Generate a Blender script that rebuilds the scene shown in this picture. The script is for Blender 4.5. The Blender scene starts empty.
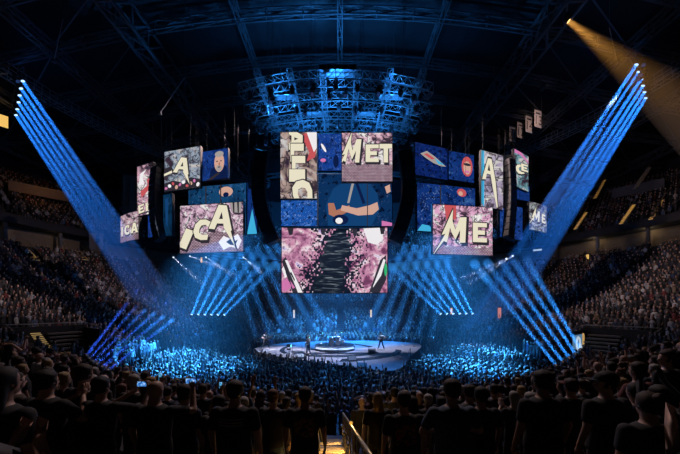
import bpy, bmesh, math, random
import numpy as np
from mathutils import Vector, Matrix, Quaternion
from mathutils.geometry import tessellate_polygon

random.seed(7)
RNG = np.random.default_rng(11)
S = bpy.context.scene
C = S.collection
PI = math.pi
F, Y0, EZ = 285.0, 305.0, 5.9          # focal length in pixels, horizon line, eye height
DECK = 1.2                             # stage deck height
CY = 28.0                              # distance from the camera to the arena centre


def at(px, py, d):
    """The point that the photograph shows at (px, py), d metres ahead of the camera."""
    return Vector(((px - 340) / F * d, d, EZ - (py - Y0) / F * d))


# ------------------------------------------------------------------ materials
def new_mat(name):
    m = bpy.data.materials.new(name)
    m.use_nodes = True
    return m, m.node_tree, m.node_tree.nodes['Principled BSDF']


def solid(name, col, rough=.6, metal=0.0, noise=0.0, scale=8.0):
    m, nt, b = new_mat(name)
    b.inputs['Base Color'].default_value = (*col, 1)
    b.inputs['Roughness'].default_value = rough
    b.inputs['Metallic'].default_value = metal
    if noise:
        tc = nt.nodes.new('ShaderNodeTexCoord')
        n = nt.nodes.new('ShaderNodeTexNoise'); n.inputs['Scale'].default_value = scale
        r = nt.nodes.new('ShaderNodeValToRGB')
        r.color_ramp.elements[0].color = (*[c * (1 - noise) for c in col], 1)
        r.color_ramp.elements[1].color = (*[min(1, c * (1 + noise)) for c in col], 1)
        nt.links.new(tc.outputs['Object'], n.inputs['Vector'])
        nt.links.new(n.outputs['Fac'], r.inputs['Fac'])
        nt.links.new(r.outputs['Color'], b.inputs['Base Color'])
    return m


def glow(name, col, s, sample=False):
    m = bpy.data.materials.new(name); m.use_nodes = True
    nt = m.node_tree; nt.nodes.clear()
    o = nt.nodes.new('ShaderNodeOutputMaterial'); e = nt.nodes.new('ShaderNodeEmission')
    e.inputs['Color'].default_value = (*col, 1); e.inputs['Strength'].default_value = s
    nt.links.new(e.outputs[0], o.inputs['Surface'])
    if not sample:
        m.cycles.emission_sampling = 'NONE'
    return m


def haze_mat(name, density, col=(.95, .97, 1)):
    m = bpy.data.materials.new(name); m.use_nodes = True
    nt = m.node_tree; nt.nodes.clear()
    o = nt.nodes.new('ShaderNodeOutputMaterial'); v = nt.nodes.new('ShaderNodeVolumeScatter')
    v.inputs['Density'].default_value = density; v.inputs['Color'].default_value = (*col, 1)
    nt.links.new(v.outputs[0], o.inputs['Volume'])
    m.cycles.volume_sampling = 'EQUIANGULAR'
    return m


class NT:
    """Little helper to write node trees."""
    def __init__(s, nt): s.nt = nt
    def n(s, t, **kw):
        x = s.nt.nodes.new(t)
        for k, v in kw.items():
            if k in x.inputs.keys(): x.inputs[k].default_value = v
            else: setattr(x, k, v)
        return x
    def l(s, a, b): s.nt.links.new(a, b)
    def math(s, op, a, b=None, clamp=False):
        x = s.nt.nodes.new('ShaderNodeMath'); x.operation = op; x.use_clamp = clamp
        for i, v in enumerate((a, b)):
            if v is None: continue
            if isinstance(v, (int, float)): x.inputs[i].default_value = v
            else: s.l(v, x.inputs[i])
        return x.outputs[0]
    def mix(s, f, a, b):
        x = s.nt.nodes.new('ShaderNodeMix'); x.data_type = 'RGBA'
        if isinstance(f, (int, float)): x.inputs[0].default_value = f
        else: s.l(f, x.inputs[0])
        for i, v in ((6, a), (7, b)):
            if isinstance(v, tuple): x.inputs[i].default_value = (*v, 1)
            else: s.l(v, x.inputs[i])
        return x.outputs[2]
    def ramp(s, f, stops, mode='LINEAR'):
        x = s.nt.nodes.new('ShaderNodeValToRGB'); cr = x.color_ramp; cr.interpolation = mode
        while len(cr.elements) < len(stops): cr.elements.new(.5)
        for e, (p, c) in zip(cr.elements, stops):
            e.position = p; e.color = (*c, 1)
        s.l(f, x.inputs[0]); return x.outputs[0]


def video_base(name):
    m = bpy.data.materials.new(name); m.use_nodes = True
    nt = m.node_tree; nt.nodes.clear(); k = NT(nt)
    o = k.n('ShaderNodeOutputMaterial'); e = k.n('ShaderNodeEmission')
    k.l(e.outputs[0], o.inputs['Surface'])
    uv = k.n('ShaderNodeTexCoord').outputs['UV']
    return m, k, uv, e


def graffiti(name, tint, seed, strength=1.0, aspect=1.2, brick=0.0, scale=1.0, lightness=1.0):
    """LED picture of a comic-like collage: blotches of colour, black ink lines, small scribble and a brick course at the bottom."""
    m, k, uv, e = video_base(name)
    mp = k.n('ShaderNodeMapping'); mp.inputs['Location'].default_value = (seed * 3.7, seed * 1.3, 0)
    mp.inputs['Scale'].default_value = (aspect * scale, scale, 1); k.l(uv, mp.inputs[0]); v = mp.outputs[0]
    n1 = k.n('ShaderNodeTexNoise', Scale=2.6, Detail=2.0, Distortion=1.8); k.l(v, n1.inputs['Vector'])
    L = lightness
    c1 = k.ramp(n1.outputs['Fac'], [(.0, (.02, .015, .025)), (.36, (.05, .03, .05)), (.41, tuple(.40 * x * L for x in tint)), (.47, tuple(.70 * x * L for x in tint)), (.54, tuple(.85 * x * L for x in tint)), (.60, (.72 * L, .68 * L, .68 * L)), (.70, (.92 * L, .88 * L, .86 * L))])
    vo = k.n('ShaderNodeTexVoronoi', feature='DISTANCE_TO_EDGE', Scale=4.2); k.l(v, vo.inputs['Vector'])
    ad = k.n('ShaderNodeVectorMath', operation='ADD'); k.l(v, ad.inputs[0])
    sc = k.n('ShaderNodeVectorMath', operation='SCALE'); k.l(n1.outputs['Color'], sc.inputs[0]); sc.inputs[3].default_value = .5
    k.l(sc.outputs[0], ad.inputs[1]); k.l(ad.outputs[0], vo.inputs['Vector'])
    ink = k.math('LESS_THAN', vo.outputs['Distance'], .045)
    c2 = k.mix(k.math('MULTIPLY', ink, .85), c1, (.03, .02, .04))
    n2 = k.n('ShaderNodeTexNoise', Scale=13.0, Detail=2.0); k.l(v, n2.inputs['Vector'])
    scr = k.math('GREATER_THAN', n2.outputs['Fac'], .6)
    c3 = k.mix(k.math('MULTIPLY', scr, .55), c2, (.10, .05, .09))
    if brick:
        b = k.n('ShaderNodeTexBrick', Scale=7.0); k.l(v, b.inputs['Vector'])
        b.inputs['Color1'].default_value = (.42 * L, .28 * L, .34 * L, 1); b.inputs['Color2'].default_value = (.55 * L, .38 * L, .44 * L, 1); b.inputs['Mortar'].default_value = (.09, .05, .08, 1)
        b.inputs['Mortar Size'].default_value = .06
        sx = k.n('ShaderNodeSeparateXYZ'); k.l(uv, sx.inputs[0])
        w = k.math('LESS_THAN', k.math('ADD', sx.outputs[1], k.math('MULTIPLY', n1.outputs['Fac'], .2)), brick + .1)
        c3 = k.mix(k.math('MULTIPLY', w, .85), c3, b.outputs['Color'])
    k.l(c3, e.inputs['Color']); e.inputs['Strength'].default_value = strength
    return m


def blue_video(name, seed, strength=.7, sparkle=.6, aspect=1.0, deep=(.004, .015, .09), mid=(.01, .06, .34), hi=(.10, .30, .75)):
    m, k, uv, e = video_base(name)
    mp = k.n('ShaderNodeMapping'); mp.inputs['Location'].default_value = (seed * 2.1, seed * 4.3, 0)
    mp.inputs['Scale'].default_value = (aspect, 1, 1); k.l(uv, mp.inputs[0]); v = mp.outputs[0]
    n1 = k.n('ShaderNodeTexNoise', Scale=2.4, Detail=4.0, Distortion=.9); k.l(v, n1.inputs['Vector'])
    c = k.ramp(n1.outputs['Fac'], [(.25, deep), (.48, mid), (.62, mid), (.78, hi)])
    n2 = k.n('ShaderNodeTexNoise', Scale=14.0, Detail=2.0, Distortion=2.0); k.l(v, n2.inputs['Vector'])
    f = k.math('MULTIPLY', k.math('GREATER_THAN', n2.outputs['Fac'], .64), sparkle)
    c = k.mix(f, c, (.25, .40, .85))
    n3 = k.n('ShaderNodeTexNoise', Scale=9.0, Detail=1.0); k.l(v, n3.inputs['Vector'])
    c = k.mix(k.math('MULTIPLY', k.math('LESS_THAN', n3.outputs['Fac'], .38), .8), c, (.002, .004, .02))
    k.l(c, e.inputs['Color']); e.inputs['Strength'].default_value = strength
    return m


def dissolve_video(name):
    """The low screen: a pink collage breaking up into pixels around a dark figure of rippling water."""
    m, k, uv, e = video_base(name)
    sx = k.n('ShaderNodeSeparateXYZ'); k.l(uv, sx.inputs[0]); u, vv = sx.outputs[0], sx.outputs[1]
    sn = k.n('ShaderNodeVectorMath', operation='SNAP'); k.l(uv, sn.inputs[0]); sn.inputs[1].default_value = (1 / 70, 1 / 42, 1)
    mp = k.n('ShaderNodeMapping'); mp.inputs['Scale'].default_value = (1.7, 1, 1); k.l(uv, mp.inputs[0]); v = mp.outputs[0]
    n1 = k.n('ShaderNodeTexNoise', Scale=3.0, Detail=4.0, Distortion=2.2); k.l(v, n1.inputs['Vector'])
    c1 = k.ramp(n1.outputs['Fac'], [(.0, (.05, .02, .05)), (.36, (.20, .05, .12)), (.43, (.50, .20, .34)), (.52, (.66, .34, .46)), (.60, (.85, .72, .76)), (.68, (.50, .38, .72))])
    n2 = k.n('ShaderNodeTexNoise', Scale=20.0, Detail=2.0); k.l(v, n2.inputs['Vector'])
    c1 = k.mix(k.math('MULTIPLY', k.math('GREATER_THAN', n2.outputs['Fac'], .57), .6), c1, (.12, .05, .10))
    # pixel break-up: |u - .52| against a width that widens towards the bottom left, roughened per pixel
    wn = k.n('ShaderNodeTexWhiteNoise'); k.l(sn.outputs[0], wn.inputs[0])
    n3 = k.n('ShaderNodeTexNoise', Scale=5.0, Detail=4.0); k.l(sn.outputs[0], n3.inputs['Vector'])
    cen = k.math('ADD', k.math('MULTIPLY', vv, .13), .43)
    dist = k.math('ABSOLUTE', k.math('SUBTRACT', u, cen))
    half = k.math('ADD', k.math('MULTIPLY', k.math('SUBTRACT', 1.0, vv), .08), .155)
    dd = k.math('SUBTRACT', dist, half)
    dd = k.math('ADD', dd, k.math('MULTIPLY', k.math('SUBTRACT', n3.outputs['Fac'], .5), .34))
    dd = k.math('ADD', dd, k.math('MULTIPLY', k.math('SUBTRACT', wn.outputs['Value'], .5), .22))
    mask = k.math('LESS_THAN', dd, .015)
    mw = k.n('ShaderNodeMapping'); mw.inputs['Scale'].default_value = (7, 34, 1); k.l(uv, mw.inputs[0])
    nw = k.n('ShaderNodeTexNoise', Scale=1.0, Detail=2.0, Distortion=.6); k.l(mw.outputs[0], nw.inputs['Vector'])
    core = k.math('LESS_THAN', k.math('ADD', dist, k.math('MULTIPLY', nw.outputs['Fac'], .1)), .19)
    wat = k.ramp(nw.outputs['Fac'], [(.50, (.003, .005, .009)), (.57, (.015, .022, .03)), (.64, (.10, .12, .14)), (.74, (.30, .33, .35))])
    dark = k.mix(core, (.003, .005, .012), wat)
    c = k.mix(mask, c1, dark)
    k.l(c, e.inputs['Color']); e.inputs['Strength'].default_value = 1.0
    return m


BLACK = solid('black_housing', (.012, .012, .014), .5)
STEEL = solid('dark_steel', (.15, .155, .165), .45, .6, .2)
RIGM = solid('aluminium_truss', (.45, .47, .5), .35, .8)
CONC = solid('dark_concrete', (.028, .028, .032), .85, 0, .3, 3)
CONC2 = solid('grey_concrete', (.16, .15, .15), .85, 0, .25, 3)
BEIGE = solid('beige_wall', (.20, .155, .105), .8, 0, .2, 2)
FLOORM = solid('black_floor_cover', (.03, .03, .035), .7, 0, .3, 1)
ROOFM = solid('dark_roof', (.009, .0095, .011), .8, 0, .3, .4)
CREAM = glow('led_cream', (.80, .74, .56), 1.0)
INK = glow('led_ink', (.03, .025, .035), 1.0)
LWHITE = glow('led_white', (.85, .82, .84), 1.0)
LSKIN = glow('led_skin', (.42, .17, .11), 1.0)
LSKIN2 = glow('led_pale_skin', (.62, .36, .28), 1.0)
LSHIRT = glow('led_blue_shirt', (.006, .05, .16), 1.0)
LNAVY = glow('led_navy', (.004, .012, .06), 1.0)
LCYAN = glow('led_cyan', (.05, .42, .70), 1.0)
LRED = glow('led_red', (.55, .09, .10), 1.0)
LPINK = glow('led_pink', (.62, .18, .42), 1.0)
LGREEN = glow('led_green', (.03, .45, .16), 1.0)
LGREY = glow('led_grey', (.35, .32, .31), 1.0)

# ------------------------------------------------------------------ object helpers
def tag(o, label=None, cat=None, group=None, kind=None):
    if label: o['label'] = label
    if cat: o['category'] = cat
    if group: o['group'] = group
    if kind: o['kind'] = kind
    return o


def link(name, me, parent=None, loc=None):
    o = bpy.data.objects.new(name, me); C.objects.link(o)
    if parent is not None: o.parent = parent
    if loc is not None: o.location = loc
    return o


def thing(name, label, cat, loc=(0, 0, 0), group=None, rz=0.0):
    o = bpy.data.objects.new(name, None); C.objects.link(o); o.location = loc; o.rotation_euler = (0, 0, rz)
    o.empty_display_size = .2
    return tag(o, label, cat, group)


def mesh_of(bm, name, mats, smooth=False):
    me = bpy.data.meshes.new(name)
    bm.normal_update(); bm.to_mesh(me); bm.free()
    for m in (mats if isinstance(mats, (list, tuple)) else [mats]): me.materials.append(m)
    if smooth:
        for p in me.polygons: p.use_smooth = True
    return me


def obj(name, bm, mats, parent=None, loc=None, smooth=False):
    return link(name, mesh_of(bm, name, mats, smooth), parent, loc)


def frame_from(d, up=Vector((0, 0, 1))):
    d = d.normalized()
    if abs(d.dot(up)) > .98: up = Vector((0, 1, 0))
    x = d.cross(up).normalized(); y = d.cross(x)
    return Matrix((x, y, d)).transposed()


def bar(bm, p, q, r, n=4, r2=None, mi=0):
    """A round or square bar from p to q."""
    p, q = Vector(p), Vector(q); d = q - p
    if d.length < 1e-6: return
    M = frame_from(d); r2 = r if r2 is None else r2; rings = []
    for c, rr in ((p, r), (q, r2)):
        rings.append([bm.verts.new(c + M @ Vector((rr * math.cos(2 * PI * (i + .5) / n), rr * math.sin(2 * PI * (i + .5) / n), 0))) for i in range(n)])
    fs = [bm.faces.new((rings[0][i], rings[0][(i + 1) % n], rings[1][(i + 1) % n], rings[1][i])) for i in range(n)]
    fs += [bm.faces.new(rings[0][::-1]), bm.faces.new(rings[1])]
    for f in fs: f.material_index = mi


def tube(bm, pts, r, n=6, closed=False, mi=0, radii=None):
    pts = [Vector(p) for p in pts]; rings = []
    for i, p in enumerate(pts):
        a = pts[i - 1] if i or closed else pts[0]; b = pts[(i + 1) % len(pts)] if i < len(pts) - 1 or closed else pts[-1]
        M = frame_from(b - a); rr = radii[i] if radii else r
        rings.append([bm.verts.new(p + M @ Vector((rr * math.cos(2 * PI * j / n), rr * math.sin(2 * PI * j / n), 0))) for j in range(n)])
    m = len(rings)
    for i in range(m if closed else m - 1):
        a, b = rings[i], rings[(i + 1) % m]
        for j in range(n):
            bm.faces.new((a[j], a[(j + 1) % n], b[(j + 1) % n], b[j])).material_index = mi
    if not closed:
        bm.faces.new(rings[0][::-1]).material_index = mi; bm.faces.new(rings[-1]).material_index = mi


def box(bm, c, s, M=None, mi=0, bevel=0.0):
    c = Vector(c); vs = []
    for x in (-.5, .5):
        for y in (-.5, .5):
            for z in (-.5, .5):
                v = Vector((x * s[0], y * s[1], z * s[2]))
                vs.append(bm.verts.new(c + (M @ v if M is not None else v)))
    fs = [bm.faces.new([vs[i] for i in q]) for q in ((0, 1, 3, 2), (4, 6, 7, 5), (0, 4, 5, 1), (2, 3, 7, 6), (0, 2, 6, 4), (1, 5, 7, 3))]
    for f in fs: f.material_index = mi
    if bevel:
        es = list({e for f in fs for e in f.edges})
        bmesh.ops.bevel(bm, geom=es, offset=bevel, segments=2, affect='EDGES', profile=.5)
    return fs


def lathe(bm, prof, n=20, M=None, c=(0, 0, 0), mi=0):
    c = Vector(c); rings = []
    for r, z in prof:
        ring = []
        for i in range(n):
            v = Vector((r * math.cos(2 * PI * i / n), r * math.sin(2 * PI * i / n), z))
            ring.append(bm.verts.new(c + (M @ v if M is not None else v)))
        rings.append(ring)
    for a, b in zip(rings, rings[1:]):
        for i in range(n): bm.faces.new((a[i], a[(i + 1) % n], b[(i + 1) % n], b[i])).material_index = mi
    bm.faces.new(rings[0][::-1]).material_index = mi; bm.faces.new(rings[-1]).material_index = mi


def blob(bm, c, s, sub=2):
    r = bmesh.ops.create_icosphere(bm, subdivisions=sub, radius=1.0)
    for v in r['verts']: v.co = Vector(c) + Vector((v.co.x * s[0], v.co.y * s[1], v.co.z * s[2]))
    return r['verts']


def limb(bm, p, q, r0, r1):
    blob(bm, p, (r0,) * 3); blob(bm, q, (r1,) * 3); bar(bm, p, q, r0, 12, r1)


def loft(bm, rings, n=20):
    """rings: (x, y, z, rx, ry) horizontal ellipses, closed top and bottom."""
    R = []
    for x, y, z, rx, ry in rings:
        R.append([bm.verts.new((x + rx * math.cos(2 * PI * i / n), y + ry * math.sin(2 * PI * i / n), z)) for i in range(n)])
    for a, b in zip(R, R[1:]):
        for i in range(n): bm.faces.new((a[i], a[(i + 1) % n], b[(i + 1) % n], b[i]))
    bm.faces.new(R[0][::-1]); bm.faces.new(R[-1])


def fuse(bm, voxel, smooth=3):
    """Grow overlapping volumes together into one continuous skin; returns a bmesh."""
    me = bpy.data.meshes.new('tmp'); bmesh.ops.recalc_face_normals(bm, faces=bm.faces); bm.to_mesh(me); bm.free()
    o = bpy.data.objects.new('tmp', me); C.objects.link(o)
    r = o.modifiers.new('r', 'REMESH'); r.mode = 'VOXEL'; r.voxel_size = voxel
    s = o.modifiers.new('s', 'SMOOTH'); s.iterations = smooth; s.factor = .5
    dg = bpy.context.evaluated_depsgraph_get(); dg.update()
    out = bpy.data.meshes.new_from_object(o.evaluated_get(dg))
    bpy.data.objects.remove(o); bpy.data.meshes.remove(me)
    b = bmesh.new(); b.from_mesh(out); bpy.data.meshes.remove(out)
    return b


# ------------------------------------------------------------------ the bowl's shape
def w_near(y):
    t = np.clip((18.0 - y) / 13.0, 0, 1)
    return t * t * (3 - 2 * t)


def r_eff(x, y):
    return np.sqrt(x * x + (y - CY) ** 2) + .03 * np.minimum(x * x, 120) * w_near(y)


def solve_r(R, th):
    """Distance from the arena centre, at angle th (0 = +x), of the row line R."""
    R, th = np.broadcast_arrays(np.asarray(R, float), np.asarray(th, float))
    lo, hi = np.full(R.shape, 1.0), np.full(R.shape, 70.0)
    for _ in range(40):
        m = (lo + hi) / 2
        big = r_eff(m * np.cos(th), CY + m * np.sin(th)) > R
        hi = np.where(big, m, hi); lo = np.where(big, lo, m)
    return (lo + hi) / 2


def z_bowl(R):
    s = R - 17.0
    return .73 + .31 * s + np.where(s > 11, .0115 * (s - 11) ** 2, 0)


ROW = .85
NROW = 34
UROW0, NUP = 48.5, 17


def z_up(k): return 18.2 + .62 * k
def row_z(k): return float(z_bowl(17.0 + ROW * (k + .5)))


def ground_z(x, y):
    R = float(r_eff(np.float64(x), np.float64(y)))
    if R < 17: return 0.0
    return row_z(min(NROW - 1, int((R - 17) / ROW)))


def ring_mesh(name, rows, mats, nseg=144, th0=0.0, th1=2 * PI):
    """rows: list of (array radius(th), z, material) polylines; consecutive ones are skinned."""
    full = abs(th1 - th0 - 2 * PI) < 1e-6
    th = np.linspace(th0, th1, nseg + (0 if full else 1), endpoint=not full); n = len(th)
    V = []; Fc = []; MI = []
    for rf, z, mi in rows:
        r = rf(th) if callable(rf) else np.full(n, float(rf))
        V += list(zip(r * np.cos(th), CY + r * np.sin(th), np.full(n, float(z))))
    for k in range(len(rows) - 1):
        for i in range(n if full else n - 1):
            j = (i + 1) % n
            Fc.append((k * n + i, k * n + j, (k + 1) * n + j, (k + 1) * n + i)); MI.append(rows[k + 1][2])
    me = bpy.data.meshes.new(name); me.from_pydata([tuple(map(float, v)) for v in V], [], Fc)
    for m in mats: me.materials.append(m)
    me.polygons.foreach_set('material_index', MI)
    return me


rows = [(lambda t: solve_r(17.0, t), 0.0, 0)]
for k in range(NROW):
    z = row_z(k)
    rows.append(((lambda t, k=k: solve_r(17.0 + ROW * k, t)), z, 0))
    rows.append(((lambda t, k=k: solve_r(17.0 + ROW * (k + 1), t)), z, 0))
ztop = row_z(NROW - 1)
tag(link('seating_bowl', ring_mesh('seating_bowl', rows, [CONC])), 'dark stepped lower seating bowl around the arena floor', 'seating bowl', kind='structure')

bm = bmesh.new()
bmesh.ops.create_circle(bm, cap_ends=True, segments=96, radius=18.6)
tag(obj('floor', bm, FLOORM, loc=(0, CY, 0)), 'black covered arena floor around the stage', 'floor', kind='structure')
for o in (bpy.data.objects['floor'],):
    o.scale = (1, 1, 1)

# suites between the decks
rt = 17.0 + ROW * NROW
tag(link('wall_suites', ring_mesh('wall_suites', [(rt - .05, ztop, 0), (rt, ztop + 1.1, 0), (rt + .4, ztop + 1.1, 0), (rt + .4, ztop + .1, 1), (rt + 2.6, ztop + .1, 0), (rt + 2.6, z_up(0) - 1.0, 1), (rt + .3, z_up(0) - 1.0, 0), (rt + .3, z_up(0) - .1, 0), (UROW0, z_up(0) - .1, 0)], [CONC, BEIGE])),
    'dark fascia and beige back wall of the suite level', 'wall', kind='structure')
for i in range(48):
    a = 2 * PI * i / 48 + .03
    if -PI * .80 < (a if a < PI else a - 2 * PI) < -PI * .2: continue
    b = bmesh.new(); box(b, (0, 0, (ztop + z_up(0)) / 2), (.35, .35, z_up(0) - 1 - ztop))
    tag(obj('trim_%d' % (i + 1), b, CONC2, loc=((rt + .9) * math.cos(a), CY + (rt + .9) * math.sin(a), 0)), kind='structure').rotation_euler = (0, 0, a)

rows = [(UROW0 - .05, z_up(0) - 1.2, 0), (UROW0 - .05, z_up(0) + .7, 0), (UROW0 + .2, z_up(0) + .7, 0)]
for k in range(NUP):
    rows += [(UROW0 + .2 + ROW * k, z_up(k), 0), (UROW0 + .2 + ROW * (k + 1), z_up(k), 0)]
rows += [(UROW0 + .2 + ROW * NUP, z_up(NUP) + 9, 0)]
tag(link('upper_deck', ring_mesh('upper_deck', rows, [CONC], 144, -PI * .30, PI * 1.30)), 'dark stepped upper seating deck below the roof', 'seating deck', kind='structure')


# ------------------------------------------------------------------ roof
def roof_z(x):
    a = abs(x)
    if a < 30: return 38 - .0042 * a * a
    return 34.22 - .252 * (a - 30) * max(.35, 1 - (a - 30) / 60)


bm = bmesh.new(); xs = [-66 + 4 * i for i in range(34)]
cols = [[bm.verts.new((x, y, roof_z(x) + 1.6)) for y in (-6, 25, 60, 96)] for x in xs]
for a, b in zip(cols, cols[1:]):
    for j in range(3): bm.faces.new((a[j], b[j], b[j + 1], a[j + 1]))
tag(obj('ceiling', bm, ROOFM), 'dark arched arena roof deck', 'ceiling', kind='structure')


def truss(bm, pts, w, h, r, lace=True, up=Vector((0, 0, 1))):
    """A box truss along pts: four chords and zig-zag lacing."""
    pts = [Vector(p) for p in pts]; cs = []
    for i, p in enumerate(pts):
        d = (pts[min(i + 1, len(pts) - 1)] - pts[max(i - 1, 0)]).normalized(); s = d.cross(up).normalized()
        cs.append([p + s * w / 2 * a + up * h / 2 * b for a, b in ((-1, -1), (1, -1), (1, 1), (-1, 1))])
    for a, b in zip(cs, cs[1:]):
        for i in range(4): bar(bm, a[i], b[i], r)
        if lace:
            for i in range(4): bar(bm, a[i], b[(i + 1) % 4], r * .6)
    if lace:
        for c in cs:
            for i in range(4): bar(bm, c[i], c[(i + 1) % 4], r * .6)


def seg(p, q, n): return [Vector(p).lerp(Vector(q), i / n) for i in range(n + 1)]


nb = 0
for x, w, h, r in ((-21.6, 1.6, 2.4, .16), (21.6, 1.6, 2.4, .16), (-11, .5, .8, .08), (0, .5, .8, .08), (11, .5, .8, .08), (-31, .7, 1.2, .10), (31, .7, 1.2, .10), (-41, .7, 1.2, .1), (41, .7, 1.2, .1), (-51, .7, 1.2, .1), (51, .7, 1.2, .1)):
    bm = bmesh.new(); z = roof_z(x) - h / 2
    truss(bm, seg((x, 4, z), (x, 92, z), 36), w, h, r)
    tag(obj('ceiling_beam', bm, STEEL), ['long steel roof truss running away over the arena', 'heavy main roof truss running away over the arena'][w > 1], 'roof beam', 'long roof trusses', 'structure')
for y in (14, 20, 26, 31, 37, 43, 50, 58, 68):
    bm = bmesh.new()
    truss(bm, [(x, y, roof_z(x) - .2) for x in range(-56, 57, 4)], .5, .9, .085)
    tag(obj('ceiling_beam', bm, STEEL), 'arched steel cross truss under the roof', 'roof beam', 'arched cross trusses', 'structure')
for sx in (-1, 1):                                           # bracing between the cross beams
    for k, (y0, y1) in enumerate(((14, 20), (20, 26), (26, 31), (31, 37), (37, 43), (43, 50))):
        for x0 in (21.6, 31, 41):
            bm = bmesh.new(); bar(bm, (sx * x0, y0, roof_z(x0) - .3), (sx * (x0 + 10), y1, roof_z(x0 + 10) - .3), .07)
            tag(obj('ceiling_brace', bm, STEEL), 'thin diagonal roof brace', 'roof brace', 'roof braces', 'structure')

# catwalk ring with rails
bm = bmesh.new(); CR, CZ = 37.5, 32.0
def ring_pts(R, z, a0, a1, n): return [(R * math.cos(a0 + (a1 - a0) * i / n), CY + R * math.sin(a0 + (a1 - a0) * i / n), z) for i in range(n + 1)]
for side, (a0, a1) in (('right', (-.55, 1.15)), ('left', (PI - 1.15, PI + .55))):
    c = thing('catwalk', 'grey steel catwalk with rails curving under the %s side of the roof' % side, 'catwalk', (0, 0, 0))
    for R, z, nm, r in ((CR, CZ, 'inner_chord', .07), (CR + 1.4, CZ, 'outer_chord', .07), (CR, CZ + 1.1, 'handrail', .05), (CR + 1.4, CZ + 1.1, 'handrail', .05), (CR, CZ + .55, 'mid_rail', .04)):
        b = bmesh.new(); tube(b, ring_pts(R, z, a0, a1, 40), r, 4); obj(nm, b, RIGM, c)
    b = bmesh.new()
    for i in range(81):
        a = a0 + (a1 - a0) * i / 80
        u = Vector((math.cos(a), math.sin(a), 0)); p = Vector((0, CY, CZ)) + u * CR
        bar(b, p, p + u * 1.4, .05); bar(b, p, p + Vector((0, 0, 1.1)), .035); bar(b, p + u * 1.4, p + u * 1.4 + Vector((0, 0, 1.1)), .035)
    tube(b, ring_pts(CR + .7, CZ, a0, a1, 40), .05, 4); obj('grating', b, RIGM, c)
    for i in (4, 20, 36):
        a = a0 + (a1 - a0) * i / 40; p = Vector(((CR + .7) * math.cos(a), CY + (CR + .7) * math.sin(a), CZ))
        b = bmesh.new(); bar(b, p, (p.x, p.y, roof_z(p.x)), .04); obj('hanger', b, STEEL, c)


# ------------------------------------------------------------------ people
SK = [solid('skin', (.42, .25, .18), .55), solid('skin_tan', (.30, .17, .11), .55), solid('skin_dark', (.12, .065, .045), .55), solid('skin_pale', (.55, .36, .28), .55)]
EYE = solid('eye', (.05, .035, .03), .2)
CL = {n: solid('cloth_' + n.replace(' ', '_'), c, .85, 0, .25, 14) for n, c in {
    'black': (.010, .010, .012), 'charcoal': (.025, .025, .028), 'dark grey': (.05, .05, .055), 'navy': (.012, .018, .045), 'dark red': (.10, .014, .014),
    'dark green': (.016, .03, .02), 'brown': (.05, .03, .02), 'grey': (.14, .14, .145), 'denim blue': (.05, .075, .12), 'white': (.5, .5, .5), 'plaid red': (.13, .03, .03)}.items()}
HR = {n: solid('hair_' + n, c, .75, 0, .4, 40) for n, c in {'black': (.008, .007, .007), 'brown': (.03, .018, .012), 'blond': (.32, .22, .10), 'grey': (.28, .27, .26), 'red': (.10, .03, .012)}.items()}


def print_mat(name, base, ink, lines):
    """Cotton with a worn print between the shoulder blades."""
    m, nt, b = new_mat(name); k = NT(nt); b.inputs['Roughness'].default_value = .85
    p = k.n('ShaderNodeTexCoord').outputs['Object']; sx = k.n('ShaderNodeSeparateXYZ'); k.l(p, sx.inputs[0])
    inx = k.math('LESS_THAN', k.math('ABSOLUTE', sx.outputs[0]), .13)
    inz = k.math('LESS_THAN', k.math('ABSOLUTE', k.math('SUBTRACT', sx.outputs[2], 1.24 if not lines else 1.32)), .13 if not lines else .05)
    iny = k.math('LESS_THAN', sx.outputs[1], -.03)
    f = k.math('MULTIPLY', k.math('MULTIPLY', inx, inz), iny)
    if lines:
        w = k.math('GREATER_THAN', k.math('SINE', k.math('MULTIPLY', sx.outputs[2], 190.0)), .2)
    else:
        n = k.n('ShaderNodeTexNoise', Scale=26.0, Detail=3.0); k.l(p, n.inputs['Vector']); w = k.math('GREATER_THAN', n.outputs['Fac'], .5)
    k.l(k.mix(k.math('MULTIPLY', f, w), base, ink), b.inputs['Base Color'])
    return m


CL['red print'] = print_mat('cloth_red_print', (.012, .012, .013), (.26, .05, .04), False)
CL['pale print'] = print_mat('cloth_pale_print', (.012, .012, .013), (.30, .28, .26), True)
CL['orange print'] = print_mat('cloth_orange_print', (.012, .012, .013), (.22, .09, .05), False)


def hand(bm, wr, d, palm, s, curl):
    """Palm, four unequal bent fingers and a thumb; d: direction of the fingers, palm: the way the palm faces."""
    d = Vector(d).normalized(); palm = (Vector(palm) - d * Vector(palm).dot(d)).normalized(); side = d.cross(palm) * s
    for i, (off, ln, r) in enumerate(((-.030, .072, .0085), (-.010, .082, .009), (.010, .076, .0088), (.030, .058, .0075))):
        p = Vector(wr) + d * .085 + side * off; pts = [p - d * .03, p]; a = 0
        for q in (.45, .32, .23):
            a += curl; pts.append(pts[-1] + (d * math.cos(a) + palm * math.sin(a)) * ln * q)
        tube(bm, pts, r, 6, radii=[r, r, r * .98, r * .9, r * .7])
    p = Vector(wr) + d * .03 - side * .030
    t = (d * .75 - side * .75 + palm * .25).normalized()
    tube(bm, [p, p + t * .04, p + t * .065 + palm * .006 + d * .006, p + t * .07 + palm * .018 + d * .028], .0105, 6, radii=[.012, .011, .0095, .007])


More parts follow.
